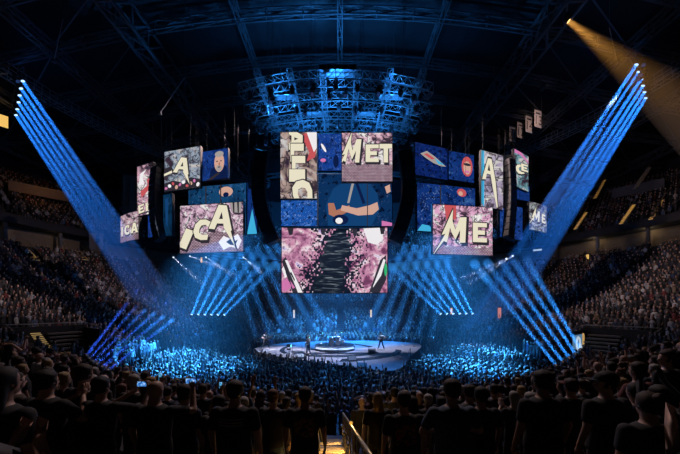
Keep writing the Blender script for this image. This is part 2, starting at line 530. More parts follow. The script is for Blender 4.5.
ARMS = {  # pose: (elbow, wrist, finger direction, palm direction, curl) for the side s
    'down': lambda s: ((s * .255, -.02, 1.15), (s * .265, .06, .90), (0, .15, -1), (-s, 0, 0), .3),
    'up': lambda s: ((s * .32, .07, 1.62), (s * .25, .13, 1.87), (-s * .1, .1, 1), (0, 1, 0), .25),
    'fist': lambda s: ((s * .30, .10, 1.58), (s * .22, .18, 1.83), (0, .1, 1), (0, 1, 0), 1.3),
    'phone': lambda s: ((.12 + s * .25, .22, 1.31), (.23 + s * .095, .38, 1.50), (-s * .15, .2, 1), (-s, .1, 0), .5),
    'phone_high': lambda s: ((s * .34, .17, 1.34), (s * .25, .31, 1.57), (-s * .2, .1, 1), (-s * .3, 1, 0), .6),
    'front': lambda s: ((s * .31, .02, 1.17), (s * .04, .20, 1.16 + .03 * s), (-s, .1, .1), (0, -1, 0), .5),
    'clap': lambda s: ((s * .29, .12, 1.20), (s * .035, .33, 1.38), (-s * .1, .5, 1), (-s, 0, 0), .15),
    'head': lambda s: ((s * .37, .03, 1.60), (s * .15, -.03, 1.76), (-s, -.2, .1), (0, .3, -1), .4),
    'hip': lambda s: ((s * .36, -.06, 1.17), (s * .22, .06, 1.0), (-s * .4, .5, -.5), (-s, 0, -.2), .5),
    'neck': lambda s: ((s * .33, .10, 1.18), (s * .46, .30, 1.28), (-s * .1, .5, .6), (-s, -.3, 0), 1.0),
    'strum': lambda s: ((s * .34, -.04, 1.17), (s * .12, .22, 1.08), (-s, .1, -.3), (0, -1, 0), .6),
    'drum': lambda s: ((s * .33, .10, 1.12), (s * .24, .36, 1.20), (-s * .2, 1, .1), (0, 0, -1), 1.1),
}


def build_person(pl, pr, stance=.10, seated=False, turn=0.0, kilo=1.0):
    """Meshes of one figure facing +y: body (one skin), shirt, trousers, and the hair kinds."""
    b = bmesh.new(); sh = bmesh.new(); tr = bmesh.new(); post = bmesh.new()
    k = kilo; dz = -.42 if seated else 0.0
    up = lambda p: Vector((p[0], p[1], p[2] + dz))
    tor = [(0, .0, .86, .150 * k, .105 * k), (0, .0, .95, .165 * k, .118 * k), (0, .0, 1.08, .145 * k, .108 * k), (0, .0, 1.22, .160 * k, .115 * k), (0, -.005, 1.34, .178 * k, .115 * k), (0, -.01, 1.42, .16 * k, .09), (0, -.01, 1.47, .085, .07), (0, 0, 1.49, .06, .06)]
    loft(b, [(x, y, z + dz, rx, ry) for x, y, z, rx, ry in tor])
    st = [(0, 0, .87, .182 * k, .140 * k), (0, 0, .97, .180 * k, .138 * k), (0, .0, 1.08, .166 * k, .130 * k), (0, 0, 1.22, .178 * k, .134 * k), (0, -.005, 1.34, .192 * k, .132 * k), (0, -.01, 1.425, .175 * k, .105), (0, -.01, 1.475, .09, .078)]
    loft(sh, [(x, y, z + dz, rx, ry) for x, y, z, rx, ry in st])
    bar(b, up((0, -.01, 1.44)), up((0, .01, 1.58)), .062, 14, .056)
    H = up((0, .015, 1.635)); T = Matrix.Rotation(turn, 3, 'Z'); h = lambda x, y, z: H + T @ Vector((x, y, z))
    hb = bmesh.new()
    blob(hb, (0, -.012, .02), (.076, .096, .098), 3); blob(hb, (0, .022, -.052), (.056, .062, .066), 2); blob(hb, (0, .098, -.022), (.014, .018, .022), 2); blob(hb, (0, .082, -.062), (.024, .010, .009), 2)
    for s in (-1, 1):
        blob(hb, (s * .078, -.008, -.012), (.010, .020, .032), 2)
        for v in blob(post, (0, 0, 0), (.011, .008, .008), 1): v.co = h(s * .030, .079, .004) + T @ v.co
    for f in post.faces: f.material_index = 1
    for v in hb.verts: v.co = H + T @ v.co
    me = bpy.data.meshes.new('t'); hb.to_mesh(me); hb.free(); b.from_mesh(me); bpy.data.meshes.remove(me)
    for s, pose in ((-1, pl), (1, pr)):
        e, w, d, pm, cu = ARMS[pose](s); e, w = up(e), up(w); shd = up((s * .185 * k, -.01, 1.405))
        limb(b, shd, e, .052, .041); limb(b, e, w, .041, .027)
        d = Vector(d).normalized(); pm = Vector(pm)
        M = frame_from(d); pv = blob(b, (0, 0, 0), (1, 1, 1), 2)
        n = (pm - d * pm.dot(d)).normalized(); sd = d.cross(n)
        for v in pv: v.co = w + d * (.05 + v.co.x * .052) + sd * (v.co.y * .042) + n * (v.co.z * .016)
        hand(post, w, d, pm, s, cu)
        m = shd.lerp(e, .62); limb(sh, shd, m, .068, .064)
        hip = up((s * .088, 0, .90))
        if seated: kn = Vector((s * .20, .42, .50)); an = Vector((s * .20, .40, .09))
        else: kn = Vector((s * (.09 + stance * .4), .035, .49)); an = Vector((s * (.10 + stance), -.01, .09))
        limb(b, hip, kn, .083, .056); limb(b, kn, an, .055, .036)
        blob(b, an + Vector((0, .07, -.045)), (.042, .125, .042)); limb(b, an, an + Vector((0, -.03, -.04)), .038, .04)
        limb(tr, hip, kn, .098, .076); limb(tr, kn, an + Vector((0, 0, .03)), .074, .060)
    loft(tr, [(0, 0, z + dz, rx, ry) for z, rx, ry in ((.80, .16, .12), (.90, .176, .128), (1.0, .166, .122))])
    out = {}
    bb = fuse(b, .0145, 2)
    me = bpy.data.meshes.new('t'); post.to_mesh(me); post.free(); bb.from_mesh(me); bpy.data.meshes.remove(me)
    out['body'] = mesh_of(bb, 'body', [SK[0], EYE], True)
    out['shirt'] = mesh_of(fuse(sh, .018, 3), 'shirt', CL['black'], True)
    out['trousers'] = mesh_of(fuse(tr, .02, 3), 'trousers', CL['charcoal'], True)

    def shell(extra=(), low=-.02, top=1.0):
        x = bmesh.new()
        for v in blob(x, (0, -.016, .026), (.086, .106, .108 * top), 3):
            if v.co.y > .045 and v.co.z < .075: v.co.y = .03; v.co.x *= .75; v.co.z = max(v.co.z, -.0)
            if v.co.z < low - .05: v.co *= .8; v.co.z = low - .05
        for c, s in extra: blob(x, c, s, 3)
        for v in x.verts:
            f = 1 + .035 * math.sin(v.co.x * 95 + v.co.z * 40) * math.sin(v.co.z * 80 + v.co.y * 60)
            v.co = H + T @ (v.co * f)
        return mesh_of(x, 'hair', HR['black'], True)
    out['short'] = shell(((( .0, -.03, .075), (.088, .098, .075)),))
    lb = bmesh.new()
    for v in blob(lb, (0, -.016, .026), (.090, .110, .112), 3):
        if v.co.y > .045 and v.co.z < .075: v.co.y = .03; v.co.x *= .8; v.co.z = max(v.co.z, -.02)
    loft(lb, [(0, -.075, -.26, .085, .03), (0, -.078, -.18, .105, .045), (0, -.06, -.05, .096, .065), (0, -.04, .04, .085, .07)], 16)
    for v in lb.verts: v.co = H + T @ v.co
    out['long'] = mesh_of(fuse(lb, .014, 2), 'hair', HR['black'], True)
    out['bun'] = shell((((0, -.10, .10), (.045, .045, .045)),))
    cb = bmesh.new()
    for v in blob(cb, (0, -.012, .04), (.089, .108, .098), 3):
        if v.co.z < .032: v.co.z = .032
    box(cb, (0, .115, .038), (.13, .11, .012), bevel=.005)
    for v in cb.verts: v.co = H + T @ v.co
    out['cap'] = mesh_of(cb, 'cap', CL['black'], True)
    return out


POSES = {'down': ('down', 'down'), 'up': ('up', 'up'), 'fist': ('down', 'fist'), 'phone': ('phone', 'phone'), 'phone_high': ('down', 'phone_high'), 'front': ('front', 'front'), 'clap': ('clap', 'clap'), 'head': ('head', 'head')}
BODY = {p: build_person(*a, kilo=1.06) for p, a in POSES.items()}
BODY['profile'] = build_person('down', 'down', turn=1.15, kilo=1.1)
BODY['guitar'] = build_person('neck', 'strum', .22)
BODY['bass'] = build_person('neck', 'strum', .30)
BODY['drummer'] = build_person('drum', 'drum', seated=True)
POSE_WORDS = {'down': 'with arms down', 'up': 'with both arms raised', 'fist': 'with one fist raised', 'phone': 'holding a phone up', 'phone_high': 'with one arm holding up a phone', 'front': 'with arms crossed', 'clap': 'clapping', 'head': 'with hands on head', 'profile': 'looking sideways'}


def swap(o, m, i=0):
    o.material_slots[i].link = 'OBJECT'; o.material_slots[i].material = m


def person(pose, loc, rz, label, hair='short', hcol='black', shirt='black', trousers='charcoal', skin=0, scale=1.0, wide=1.0, group=None, cap=None):
    B = BODY[pose]
    p = link('person', B['body'], None, loc); p.rotation_euler = (0, 0, rz); p.scale = (scale * wide, scale * wide, scale); swap(p, SK[skin])
    tag(p, label, 'person', group)
    swap(link('shirt', B['shirt'], p), CL[shirt]); swap(link('trousers', B['trousers'], p), CL[trousers])
    if hair != 'bald': swap(link('hair', B[hair], p), HR[hcol])
    if cap: swap(link('cap', B['cap'], p), CL[cap])
    return p


PHONE_BM = bmesh.new(); box(PHONE_BM, (0, 0, 0), (.152, .009, .074), bevel=.003); PHONE = mesh_of(PHONE_BM, 'phone_case', BLACK)
b = bmesh.new(); box(b, (0, -.0052, 0), (.140, .001, .066)); PHSCREEN = mesh_of(b, 'phone_screen', glow('phone_picture_blue', (.03, .16, .5), 1.0))
def phone_pic(name, seed, mid):
    m, k, uv, e = video_base(name); g = k.n('ShaderNodeTexCoord').outputs['Object']
    n = k.n('ShaderNodeTexNoise', Scale=40.0, Detail=2.0); n.inputs['Distortion'].default_value = seed * .3; k.l(g, n.inputs['Vector'])
    k.l(k.ramp(n.outputs['Fac'], [(.3, (.01, .03, .12)), (.48, mid), (.6, (.2, .5, .9)), (.7, (.8, .7, .8))]), e.inputs['Color']); e.inputs['Strength'].default_value = 1.1
    m.cycles.emission_sampling = 'NONE'; return m
PPICS = [phone_pic('phone_picture_a', 1, (.03, .16, .55)), phone_pic('phone_picture_b', 2, (.03, .3, .5)), phone_pic('phone_picture_c', 3, (.1, .25, .4))]


def phone(loc, rz, label, upright=False, pic=0):
    t = link('smartphone', PHONE, None, loc); t.rotation_euler = (0, PI / 2 if upright else 0, rz) if not upright else (0, PI / 2, rz)
    tag(t, label, 'phone', 'raised phones'); swap(link('screen', PHSCREEN, t), PPICS[pic])
    return t


AISLE_A = -PI / 2 - .005                     # the aisle that leads down from the camera


def hold(pr, pose, upright=False, pic=0, label=''):
    """A phone in the hand(s) of person pr."""
    off = Vector((.23, .375, 1.585)) if pose == 'phone' else Vector((.215, .325, 1.665))
    M = Matrix.LocRotScale(pr.location, pr.rotation_euler, pr.scale)
    return phone(M @ off, pr.rotation_euler.z, label, upright, pic)


taken = [(-7.75 + .13 * k, 8.9 - .1 * k) for k in range(6)] + [(6.9 + .17 * k, 9.1 + .05 * k) for k in range(6)]                                            # (x, y) of the people placed by hand
SPOT = [  # px, distance, pose, hair, hair colour, shirt, skin, size, width, label, cap, lift
    (235, 3.37, 'down', 'short', 'brown', 'pale print', 0, 1.0, 1.08, 'person seen from behind, pale lines printed across the back of a black shirt', None, 0),
    (305, 4.09, 'down', 'short', 'brown', 'orange print', 1, .99, 1.08, 'person beside the stairs with a faded orange print on the back', None, 0),
    (362, 6.86, 'down', 'bald', 'black', 'charcoal', 3, 1.0, 1.0, 'bald person beside the handrail, head lit yellow by the stairs', None, 0),
    (378, 4.88, 'down', 'long', 'blond', 'black', 3, .96, .94, 'person with long blond hair in black, just beyond the handrail', None, 0),
    (404, 3.83, 'down', 'short', 'brown', 'red print', 0, 1.0, 1.04, 'person in a black shirt with a red print on the back', None, 0),
    (452, 3.30, 'front', 'short', 'brown', 'denim blue', 0, 1.02, 1.08, 'person in a blue denim jacket with arms crossed', None, 0),
    (481, 4.09, 'down', 'short', 'black', 'black', 1, .99, 1.06, 'broad person in black standing beside the denim jacket', None, 0),
    (514, 5.02, 'clap', 'long', 'grey', 'charcoal', 3, .95, .95, 'person with long pale grey hair behind a glowing phone', None, 0),
    (543, 3.43, 'down', 'short', 'black', 'black', 1, 1.06, 1.12, 'tall broad person in black, head standing out against the blue beams', None, 0),
    (571, 4.49, 'down', 'short', 'brown', 'black', 0, 1.0, 1.04, 'person wearing a dark red cap', 'dark red', 0),
    (606, 3.43, 'profile', 'short', 'black', 'charcoal', 0, 1.04, 1.08, 'person in a dark cap turning the face sideways', 'black', .02),
    (667, 4.75, 'profile', 'short', 'brown', 'black', 3, 1.05, 1.05, 'tall person at the edge of the picture looking sideways over the crowd', None, .05),
    (638, 4.22, 'front', 'short', 'brown', 'plaid red', 0, 1.0, 1.0, 'person in a checked red shirt with arms crossed', None, .05),
    (101, 3.56, 'phone', 'short', 'black', 'black', 0, 1.0, 1.0, 'person in black filming with a phone held in both hands', None, 0),
    (134, 4.75, 'phone_high', 'short', 'grey', 'charcoal', 0, 1.0, 1.0, 'person with grey hair filming on a small upright phone', None, 0),
    (155, 3.43, 'phone_high', 'bald', 'black', 'black', 0, 1.0, 1.08, 'bald person holding a bright phone out with a bare arm', None, 0),
    (203, 6.07, 'phone_high', 'short', 'brown', 'navy', 0, 1.0, 1.0, 'person in navy whose upright phone shows pale blue', None, 0),
    (494, 6.07, 'phone', 'short', 'black', 'charcoal', 1, 1.0, 1.0, 'person in charcoal filming with a phone lit in many colours', None, 0),
    (84, 3.83, 'down', 'short', 'brown', 'charcoal', 0, 1.02, 1.0, 'person with a pale rim of light round the head, near the first phones', None, .06),
    (46, 3.30, 'clap', 'short', 'black', 'black', 0, 1.05, 1.1, 'large dark person clapping, second from the edge of the picture', None, .05),
    (1, 2.30, 'down', 'long', 'black', 'black', 1, 1.05, 1.1, 'very large dark person cut off by the edge of the picture', None, .05),
    (660, 3.17, 'down', 'short', 'black', 'charcoal', 1, 1.0, 1.1, 'broad dark person in the corner under the tall profile', None, 0),
]
for px, d, pose, hair, hc, shirt, sk, sz, wd, lab, cap, lift in SPOT:
    x = (px - 340) / F * d; z = ground_z(x, d) + lift
    rz = math.atan2(-(0 - x) * -1, 1) * 0 + math.atan2(x - 0, CY - d)
    p = person(pose, (x, d, z), rz, lab, hair, hc, shirt, 'charcoal', sk, sz, wd, cap=cap)
    taken.append((x, d))
    if pose in ('phone', 'phone_high'):
        up = px in (134, 203)
        hold(p, pose, up, {101: 0, 134: 1, 155: 0, 203: 1, 494: 2}[px], {101: 'phone filming the stage, held in both hands', 134: 'small upright phone with a greenish picture', 155: 'brightest blue phone picture, held out on one arm', 203: 'upright phone glowing pale blue between dark heads', 494: 'phone with a sparkling many coloured picture'}[px])

# everyone else stands on the row lines; a place is (distance to camera, row, slot, x, y, z, angle)
def aisle_free(th, r):
    k = round((th - AISLE_A) / (PI / 12)); return abs(th - AISLE_A - k * PI / 12) * r > (.62 if k else .66)


PORTALS = [(-21.2, 21.2), (20.6, 21.5)]               # two stairwells cut into the seats
near, far = [], []
for k in range(NROW):
    R = 17 + ROW * (k + .5); n = int(2 * PI * R / .56); th = (np.arange(n) + .5) / n * 2 * PI - PI / 2 + (-.057)
    r = solve_r(R, th)
    X = r * np.cos(th); Y = CY + r * np.sin(th)
    for i in range(n):
        x, y = float(X[i]), float(Y[i])
        if y < .9 or abs(x) > 1.28 * y + .6: continue
        if not aisle_free(float(th[i]), r[i]): continue
        if any(abs(x - a) < 2.9 and abs(y - c) < 2.6 for a, c in PORTALS): continue
        z = row_z(k); dc = math.hypot(x, y)
        hy = Y0 + F * (EZ - z - 1.62) / y
        if dc < 20 and hy < 462 and abs(340 + F * x / y - 340) < 352:
            near.append((dc, k, i, x, y, z, float(th[i])))
        else: far.append((x, y, z, float(th[i])))
near.sort()
names20 = ['first', 'second', 'third', 'fourth', 'fifth', 'sixth', 'seventh', 'eighth', 'ninth', 'tenth', 'eleventh', 'twelfth', 'thirteenth', 'fourteenth', 'fifteenth', 'sixteenth', 'seventeenth', 'eighteenth', 'nineteenth', 'twentieth'] + ['twenty-' + x for x in ('first', 'second', 'third', 'fourth', 'fifth', 'sixth', 'seventh', 'eighth', 'ninth')] + ['thirtieth'] + ['thirty-' + x for x in ('first', 'second', 'third', 'fourth', 'fifth', 'sixth', 'seventh', 'eighth', 'ninth')] + ['fortieth']
chosen = []
for c in near:
    if len(chosen) < 300 - len(SPOT) - 4 and c[0] > 3.3 and all(math.hypot(c[3] - a, c[4] - b) > .55 for a, b in taken) and True:
        if random.random() < .95: chosen.append(c)
    elif c[0] > 8: far.append((c[3], c[4], c[5], c[6]))
seat_no = {}
for c in sorted(chosen, key=lambda c: (c[1], abs(c[6] - AISLE_A - (0)))):
    side = 'left' if c[3] < -.03 * c[4] else 'right'
    seat_no.setdefault((c[1], side), []).append(c)
rows_seen = sorted({c[1] for c in chosen}, reverse=True)
for (k, side), cs in seat_no.items():
    cs.sort(key=lambda c: abs(c[3]))
    for i, (dc, _k, _i, x, y, z, th) in enumerate(cs):
        rr = random.random()
        pose = 'down' if rr < .62 else 'up' if rr < .67 else 'fist' if rr < .74 else 'front' if rr < .84 else 'clap' if rr < .93 else 'head' if rr < .96 else 'profile'
        if dc < 5.5 and pose in ('up', 'clap') or dc < 9 and pose == 'head': pose = 'down'
        hair = random.choices(['short', 'long', 'bun', 'bald'], [60, 22, 6, 10])[0]; hc = random.choices(list(HR), [34, 38, 12, 10, 6])[0]
        shirt = random.choices(['black', 'charcoal', 'dark grey', 'navy', 'dark red', 'dark green', 'brown', 'grey', 'denim blue', 'white', 'orange print'], [34, 20, 10, 8, 4, 4, 5, 5, 4, 2, 4])[0]
        if dc < 6 and shirt in ('white', 'grey'): shirt = 'dark grey'
        cap = random.choice(['black', 'dark red', 'grey']) if random.random() < .12 and hair in ('short', 'bald') else None
        hw = 'bald' if hair == 'bald' else hc + '-haired'
        if cap: hw = cap + '-capped'
        lab = '%s person in %s, %s from the aisle, %s row down, %s side' % (hw, shirt, names20[min(i, 39)], names20[rows_seen.index(k)], side)
        p = person(pose, (x + random.uniform(-.06, .06), y + random.uniform(-.06, .06), z), th + PI / 2 + random.uniform(-.25, .25), lab[0].upper() * 0 + lab, hair, hc, shirt, random.choice(['charcoal', 'black', 'denim blue']), random.choices([0, 1, 2, 3], [45, 22, 10, 23])[0], random.uniform(.93, 1.05), random.uniform(.94, 1.1), 'audience in the nearest rows', cap)

# the rest of the audience: thousands, one object
def lowpoly(arms):
    """Vertices, quads and a colour code per vertex (0 shirt, 1 skin, 2 hair, 3 trousers) of one small figure facing +y."""
    V, Q, K = [], [], []
    def ring(z, rx, ry, k, y=0, n=6):
        o = len(V)
        for i in range(n):
            a = 2 * PI * (i + .5) / n; V.append((rx * math.cos(a), y + ry * math.sin(a), z)); K.append(k if not callable(k) else k(math.sin(a)))
        return o
    def skin_rings(rs):
        for a, b in zip(rs, rs[1:]):
            for i in range(6): Q.append((a + i, a + (i + 1) % 6, b + (i + 1) % 6, b + i))
        for o, f in ((rs[0], 1), (rs[-1], 0)):
            q = [(o, o + 1, o + 2, o + 3), (o, o + 3, o + 4, o + 5)]
            Q.extend([x[::-1] for x in q] if f else q)
    skin_rings([ring(0, .15, .11, 3), ring(.88, .19, .13, 3), ring(.93, .17, .12, 0), ring(1.30, .21, .13, 0), ring(1.43, .20, .10, 0), ring(1.49, .07, .07, 0)])
    face = lambda s: 1 if s > -.2 else 2
    skin_rings([ring(1.48, .06, .06, 1, .01), ring(1.56, .08, .085, face, .015), ring(1.66, .088, .10, face, .01), ring(1.74, .06, .07, 2, 0)])
    for s, (e, w, f) in zip((-1, 1), arms):
        pts = [(s * .21, 0, 1.40), e, w, f]; o = len(V)
        for j, p in enumerate(pts):
            r = (.06, .05, .035, .04)[j]
            for i in range(3):
                a = 2 * PI * i / 3
                vert = abs(pts[min(j + 1, 3)][2] - pts[max(j - 1, 0)][2]) > .2
                V.append((p[0] + r * math.cos(a), p[1] + (r * math.sin(a) if vert else 0), p[2] + (0 if vert else r * math.sin(a)))); K.append(0 if j < 2 else 4)
        for j in range(3):
            for i in range(3): Q.append((o + 3 * j + i, o + 3 * j + (i + 1) % 3, o + 3 * j + 3 + (i + 1) % 3, o + 3 * j + 3 + i))
    return np.array(V), np.array(Q), np.array(K)


def arm(s, e, w, f): return (tuple(np.array(e) * (s, 1, 1)), tuple(np.array(w) * (s, 1, 1)), tuple(np.array(f) * (s, 1, 1)))
A_DN = ((.25, 0, 1.15), (.25, .08, .95), (.24, .12, .85)); A_UP = ((.32, .06, 1.64), (.26, .12, 1.88), (.25, .14, 2.04)); A_CL = ((.27, .12, 1.2), (.06, .32, 1.36), (.04, .36, 1.46)); A_PH = ((.26, .2, 1.4), (.14, .34, 1.62), (.10, .36, 1.74))
LOW = [lowpoly((arm(-1, *a), arm(1, *c))) for a, c in ((A_DN, A_DN), (A_UP, A_UP), (A_DN, A_UP), (A_CL, A_CL), (A_PH, A_PH))]

# standing on the floor around the stage
STAGE_OUT = [(-8.9, 29.6), (-6.2, 26.6), (-3.4, 24.6), (0.2, 22.2), (3.3, 20.4), (4.9, 22.0), (6.6, 26.5), (9.4, 33.0), (8.6, 35.6), (4.5, 37.4), (-1.5, 37.2), (-6.0, 35.6), (-8.8, 32.6)]
def in_poly(x, y, P):
    c = False
    for i in range(len(P)):
        (x1, y1), (x2, y2) = P[i - 1], P[i]
        if (y1 > y) != (y2 > y) and x < (x2 - x1) * (y - y1) / (y2 - y1) + x1: c = not c
    return c
cx, cy = sum(p[0] for p in STAGE_OUT) / 13, sum(p[1] for p in STAGE_OUT) / 13
STAGE_GAP = [(cx + (x - cx) * 1.16, cy + (y - cy) * 1.16) for x, y in STAGE_OUT]
floor_people = []
for gx in np.arange(-16.6, 16.7, .58):
    for gy in np.arange(11.3, 45, .60):
        x = gx + random.uniform(-.16, .16); y = gy + random.uniform(-.16, .16)
        if math.hypot(x, y - CY) > 16.6 or in_poly(x, y, STAGE_GAP) or abs(x) > 1.25 * y: continue
        floor_people.append((x, y, 0.0, math.atan2(y - CY, x)))
up_people = []
for k in range(NUP):
    R = UROW0 + .2 + ROW * (k + .5); n = int(2 * PI * R / .60)
    for i in range(n):
        th = 2 * PI * i / n
        x = R * math.cos(th); y = CY + R * math.sin(th)
        if y < 3 or abs(x) > 1.27 * y + 2 or not aisle_free(th, R) or th % (2 * PI) > PI * 1.3 and th % (2 * PI) < PI * 1.7: continue
        if random.random() < .85: up_people.append((x, y, z_up(k), th))
PL = [(p, 0) for p in far if random.random() < .95] + [(p, 1) for p in floor_people] + [(p, 2) for p in up_people]
VV, QQ, CC = [], [], []; base = 0
shirts = np.array([(.012, .012, .014)] * 9 + [(.03, .03, .034)] * 6 + [(.08, .08, .085)] * 3 + [(.02, .03, .07), (.14, .02, .02), (.30, .30, .30), (.5, .5, .5), (.07, .1, .16), (.2, .14, .09)])
skins = np.array([(.50, .30, .22), (.36, .21, .14), (.14, .08, .055), (.62, .42, .33)]); hairs = np.array([(.008, .007, .007), (.03, .018, .012), (.25, .17, .08), (.25, .24, .23)])
for (x, y, z, th), zone in PL:
    r = random.random()
    ti = (0 if r < .62 else 3 if r < .8 else 2 if r < .9 else 4 if r < .95 else 1) if zone != 1 else (0 if r < .40 else 1 if r < .60 else 2 if r < .80 else 3 if r < .9 else 4)
    V, Q, K = LOW[ti]; a = th + PI / 2 + random.uniform(-.35, .35); ca, sa = math.cos(a), math.sin(a); s = random.uniform(.93, 1.06)
    P = np.empty_like(V); P[:, 0] = x + s * (V[:, 0] * ca - V[:, 1] * sa); P[:, 1] = y + s * (V[:, 0] * sa + V[:, 1] * ca); P[:, 2] = z + s * V[:, 2]
    pal = np.array([shirts[random.randrange(len(shirts))], skins[random.choices((0, 1, 2, 3), (45, 22, 10, 23))[0]], hairs[random.choices((0, 1, 2, 3), (4, 4, 1, 1))[0]], (.02, .022, .03)]); pal = np.vstack([pal, pal[0 if random.random() < .4 else 1]])
    VV.append(P); QQ.append(Q + base); CC.append(pal[K]); base += len(V)
VV = np.concatenate(VV).astype(np.float32); QQ = np.concatenate(QQ).astype(np.int32); CC = np.concatenate(CC)
me = bpy.data.meshes.new('crowd'); me.vertices.add(len(VV)); me.vertices.foreach_set('co', VV.ravel())
me.loops.add(QQ.size); me.loops.foreach_set('vertex_index', QQ.ravel()); me.polygons.add(len(QQ)); me.polygons.foreach_set('loop_start', np.arange(0, QQ.size, 4, dtype=np.int32))
me.update(calc_edges=True)
at_ = me.color_attributes.new('own_colour', 'FLOAT_COLOR', 'POINT'); at_.data.foreach_set('color', np.concatenate([CC, np.ones((len(CC), 1))], 1).astype(np.float32).ravel())
m, nt, bs = new_mat('crowd_clothes_and_skin'); an = nt.nodes.new('ShaderNodeAttribute'); an.attribute_name = 'own_colour'; nt.links.new(an.outputs['Color'], bs.inputs['Base Color']); bs.inputs['Roughness'].default_value = .7
me.materials.append(m)
tag(link('crowd', me), 'thousands of standing spectators filling the floor and the stands', 'crowd', kind='stuff')
print('near', len(chosen), 'far', len(PL), 'verts', len(VV))

# the lit stairs and handrail in front of the camera
AMBER = glow('amber_step_light', (1.0, .50, .08), .8)
b = bmesh.new()
TREAD, nt_, bs_ = new_mat('light_tinted_tread'); kk = NT(nt_)  # tread pattern with the stairs' yellow light tinted into its colour
pc = kk.n('ShaderNodeTexCoord').outputs['Object']; wv = kk.n('ShaderNodeTexWave', Scale=9.0, Distortion=2.0); wv.bands_direction = 'Y'; kk.l(pc, wv.inputs['Vector'])
kk.l(kk.ramp(wv.outputs['Fac'], [(.35, (.10, .08, .05)), (.6, (.42, .34, .20))]), bs_.inputs['Base Color']); bs_.inputs['Roughness'].default_value = .7
for k in range(2, NROW):
    R0 = 17 + ROW * k
    if R0 > 27.2: break
    for hlf in (0, 1):
        y = CY - (R0 + ROW * (.25 + .5 * hlf)); zz = row_z(k) + (0 if hlf == 0 else .12)
        c = Vector((-.14, y, 0))
        box(b, (c.x, c.y, zz + .012), (1.0, ROW / 2 + .01, .02))
        box(b, (c.x, c.y - 0 + ROW / 4 - .02, zz + .03), (1.0, .04, .02))
tag(obj('aisle_stairs', b, TREAD), 'yellow lit stairs leading down towards the stage', 'stairs', kind='structure')
hr = thing('handrail', 'steel handrail running down beside the yellow lit stairs', 'handrail')
P0, P1 = Vector((.33, 2.6, 0)), Vector((0.10, 9.6, 0))
pts = []
for i in range(9):
    p = P0.lerp(P1, i / 8); g = ground_z(p.x, p.y); pts.append((p, g))
gl = lambda p: 4.24 - .312 * p.y
RAILM = solid('light_tinted_rail', (.45, .36, .2), .35, .5)  # steel coloured yellow to carry the amber light on it
for nm, zz, r in (('top_rail', 1.02, .028), ('mid_rail', .62, .016), ('mid_rail', .30, .016)):
    b = bmesh.new(); tube(b, [(p.x, p.y, gl(p) + zz) for p, g in pts], r, 8); obj(nm, b, RAILM, hr, smooth=True)
for p, g in pts:
    b = bmesh.new(); tube(b, [(p.x, p.y, g), (p.x, p.y, gl(p) + 1.02)], .022, 8); obj('post', b, RAILM, hr, smooth=True)
for i, (y, e) in enumerate(((4.4, 5), (6.1, 7), (7.9, 8), (9.6, 7))):
    L = bpy.data.lights.new('step_light', 'SPOT'); L.energy = e * 15; L.color = (1, .55, .12); L.shadow_soft_size = .03; L.spot_size = 2.2; L.spot_blend = .5
    x = P0.lerp(P1, (y - 2.6) / 7).x - .05
    b = bmesh.new(); box(b, (x, y, gl(Vector((0, y, 0))) + .60), (.05, .16, .05), bevel=.01); f = obj('step_lamp', b, STEEL, hr)
    b = bmesh.new(); box(b, (x - .005, y, gl(Vector((0, y, 0))) + .572), (.03, .13, .006)); obj('lens', b, AMBER, f)
    o = bpy.data.objects.new('step_light', L); C.objects.link(o); o.parent = f; o.location = (x - .01, y, gl(Vector((0, y, 0))) + .565); o.rotation_euler = (0, .75, 0)

L = bpy.data.lights.new('added_post_light', 'POINT'); L.energy = 5; L.color = (1, .58, .16); L.shadow_soft_size = .03  # warm lamp added to light the heads beside the rail
p = P0.lerp(P1, .46); z = gl(p) + 1.10
b = bmesh.new(); lathe(b, [(.03, 0), (.035, .02), (.03, .05)], 10, None, (p.x, p.y, z - .06)); f = obj('added_post_lamp', b, AMBER, hr)
o = bpy.data.objects.new('added_post_light', L); C.objects.link(o); o.parent = f; o.location = (p.x, p.y, z + .04)

# ------------------------------------------------------------------ stage and band
def catmull(P, n=6):
    out = []
    for i in range(len(P)):
        p0, p1, p2, p3 = (Vector(P[(i + j) % len(P)]) for j in (-1, 0, 1, 2))
        for k in range(n):
            t = k / n
            out.append(.5 * ((2 * p1) + (p2 - p0) * t + (2 * p0 - 5 * p1 + 4 * p2 - p3) * t * t + (3 * p1 - p0 - 3 * p2 + p3) * t ** 3))
    return out


out2 = catmull(STAGE_OUT, 5)
def slab(bm, poly, z0, z1, mi_top=0, mi_side=1):
    a = [bm.verts.new((p[0], p[1], z0)) for p in poly]; b = [bm.verts.new((p[0], p[1], z1)) for p in poly]; n = len(poly)
    f = bm.faces.new(b); f.material_index = mi_top
    for i in range(n): bm.faces.new((a[i], a[(i + 1) % n], b[(i + 1) % n], b[i])).material_index = mi_side


def offset(poly, s, ox=0, oy=0): return [((p[0] - cx) * s + cx + ox, (p[1] - cy) * s + cy + oy) for p in poly]


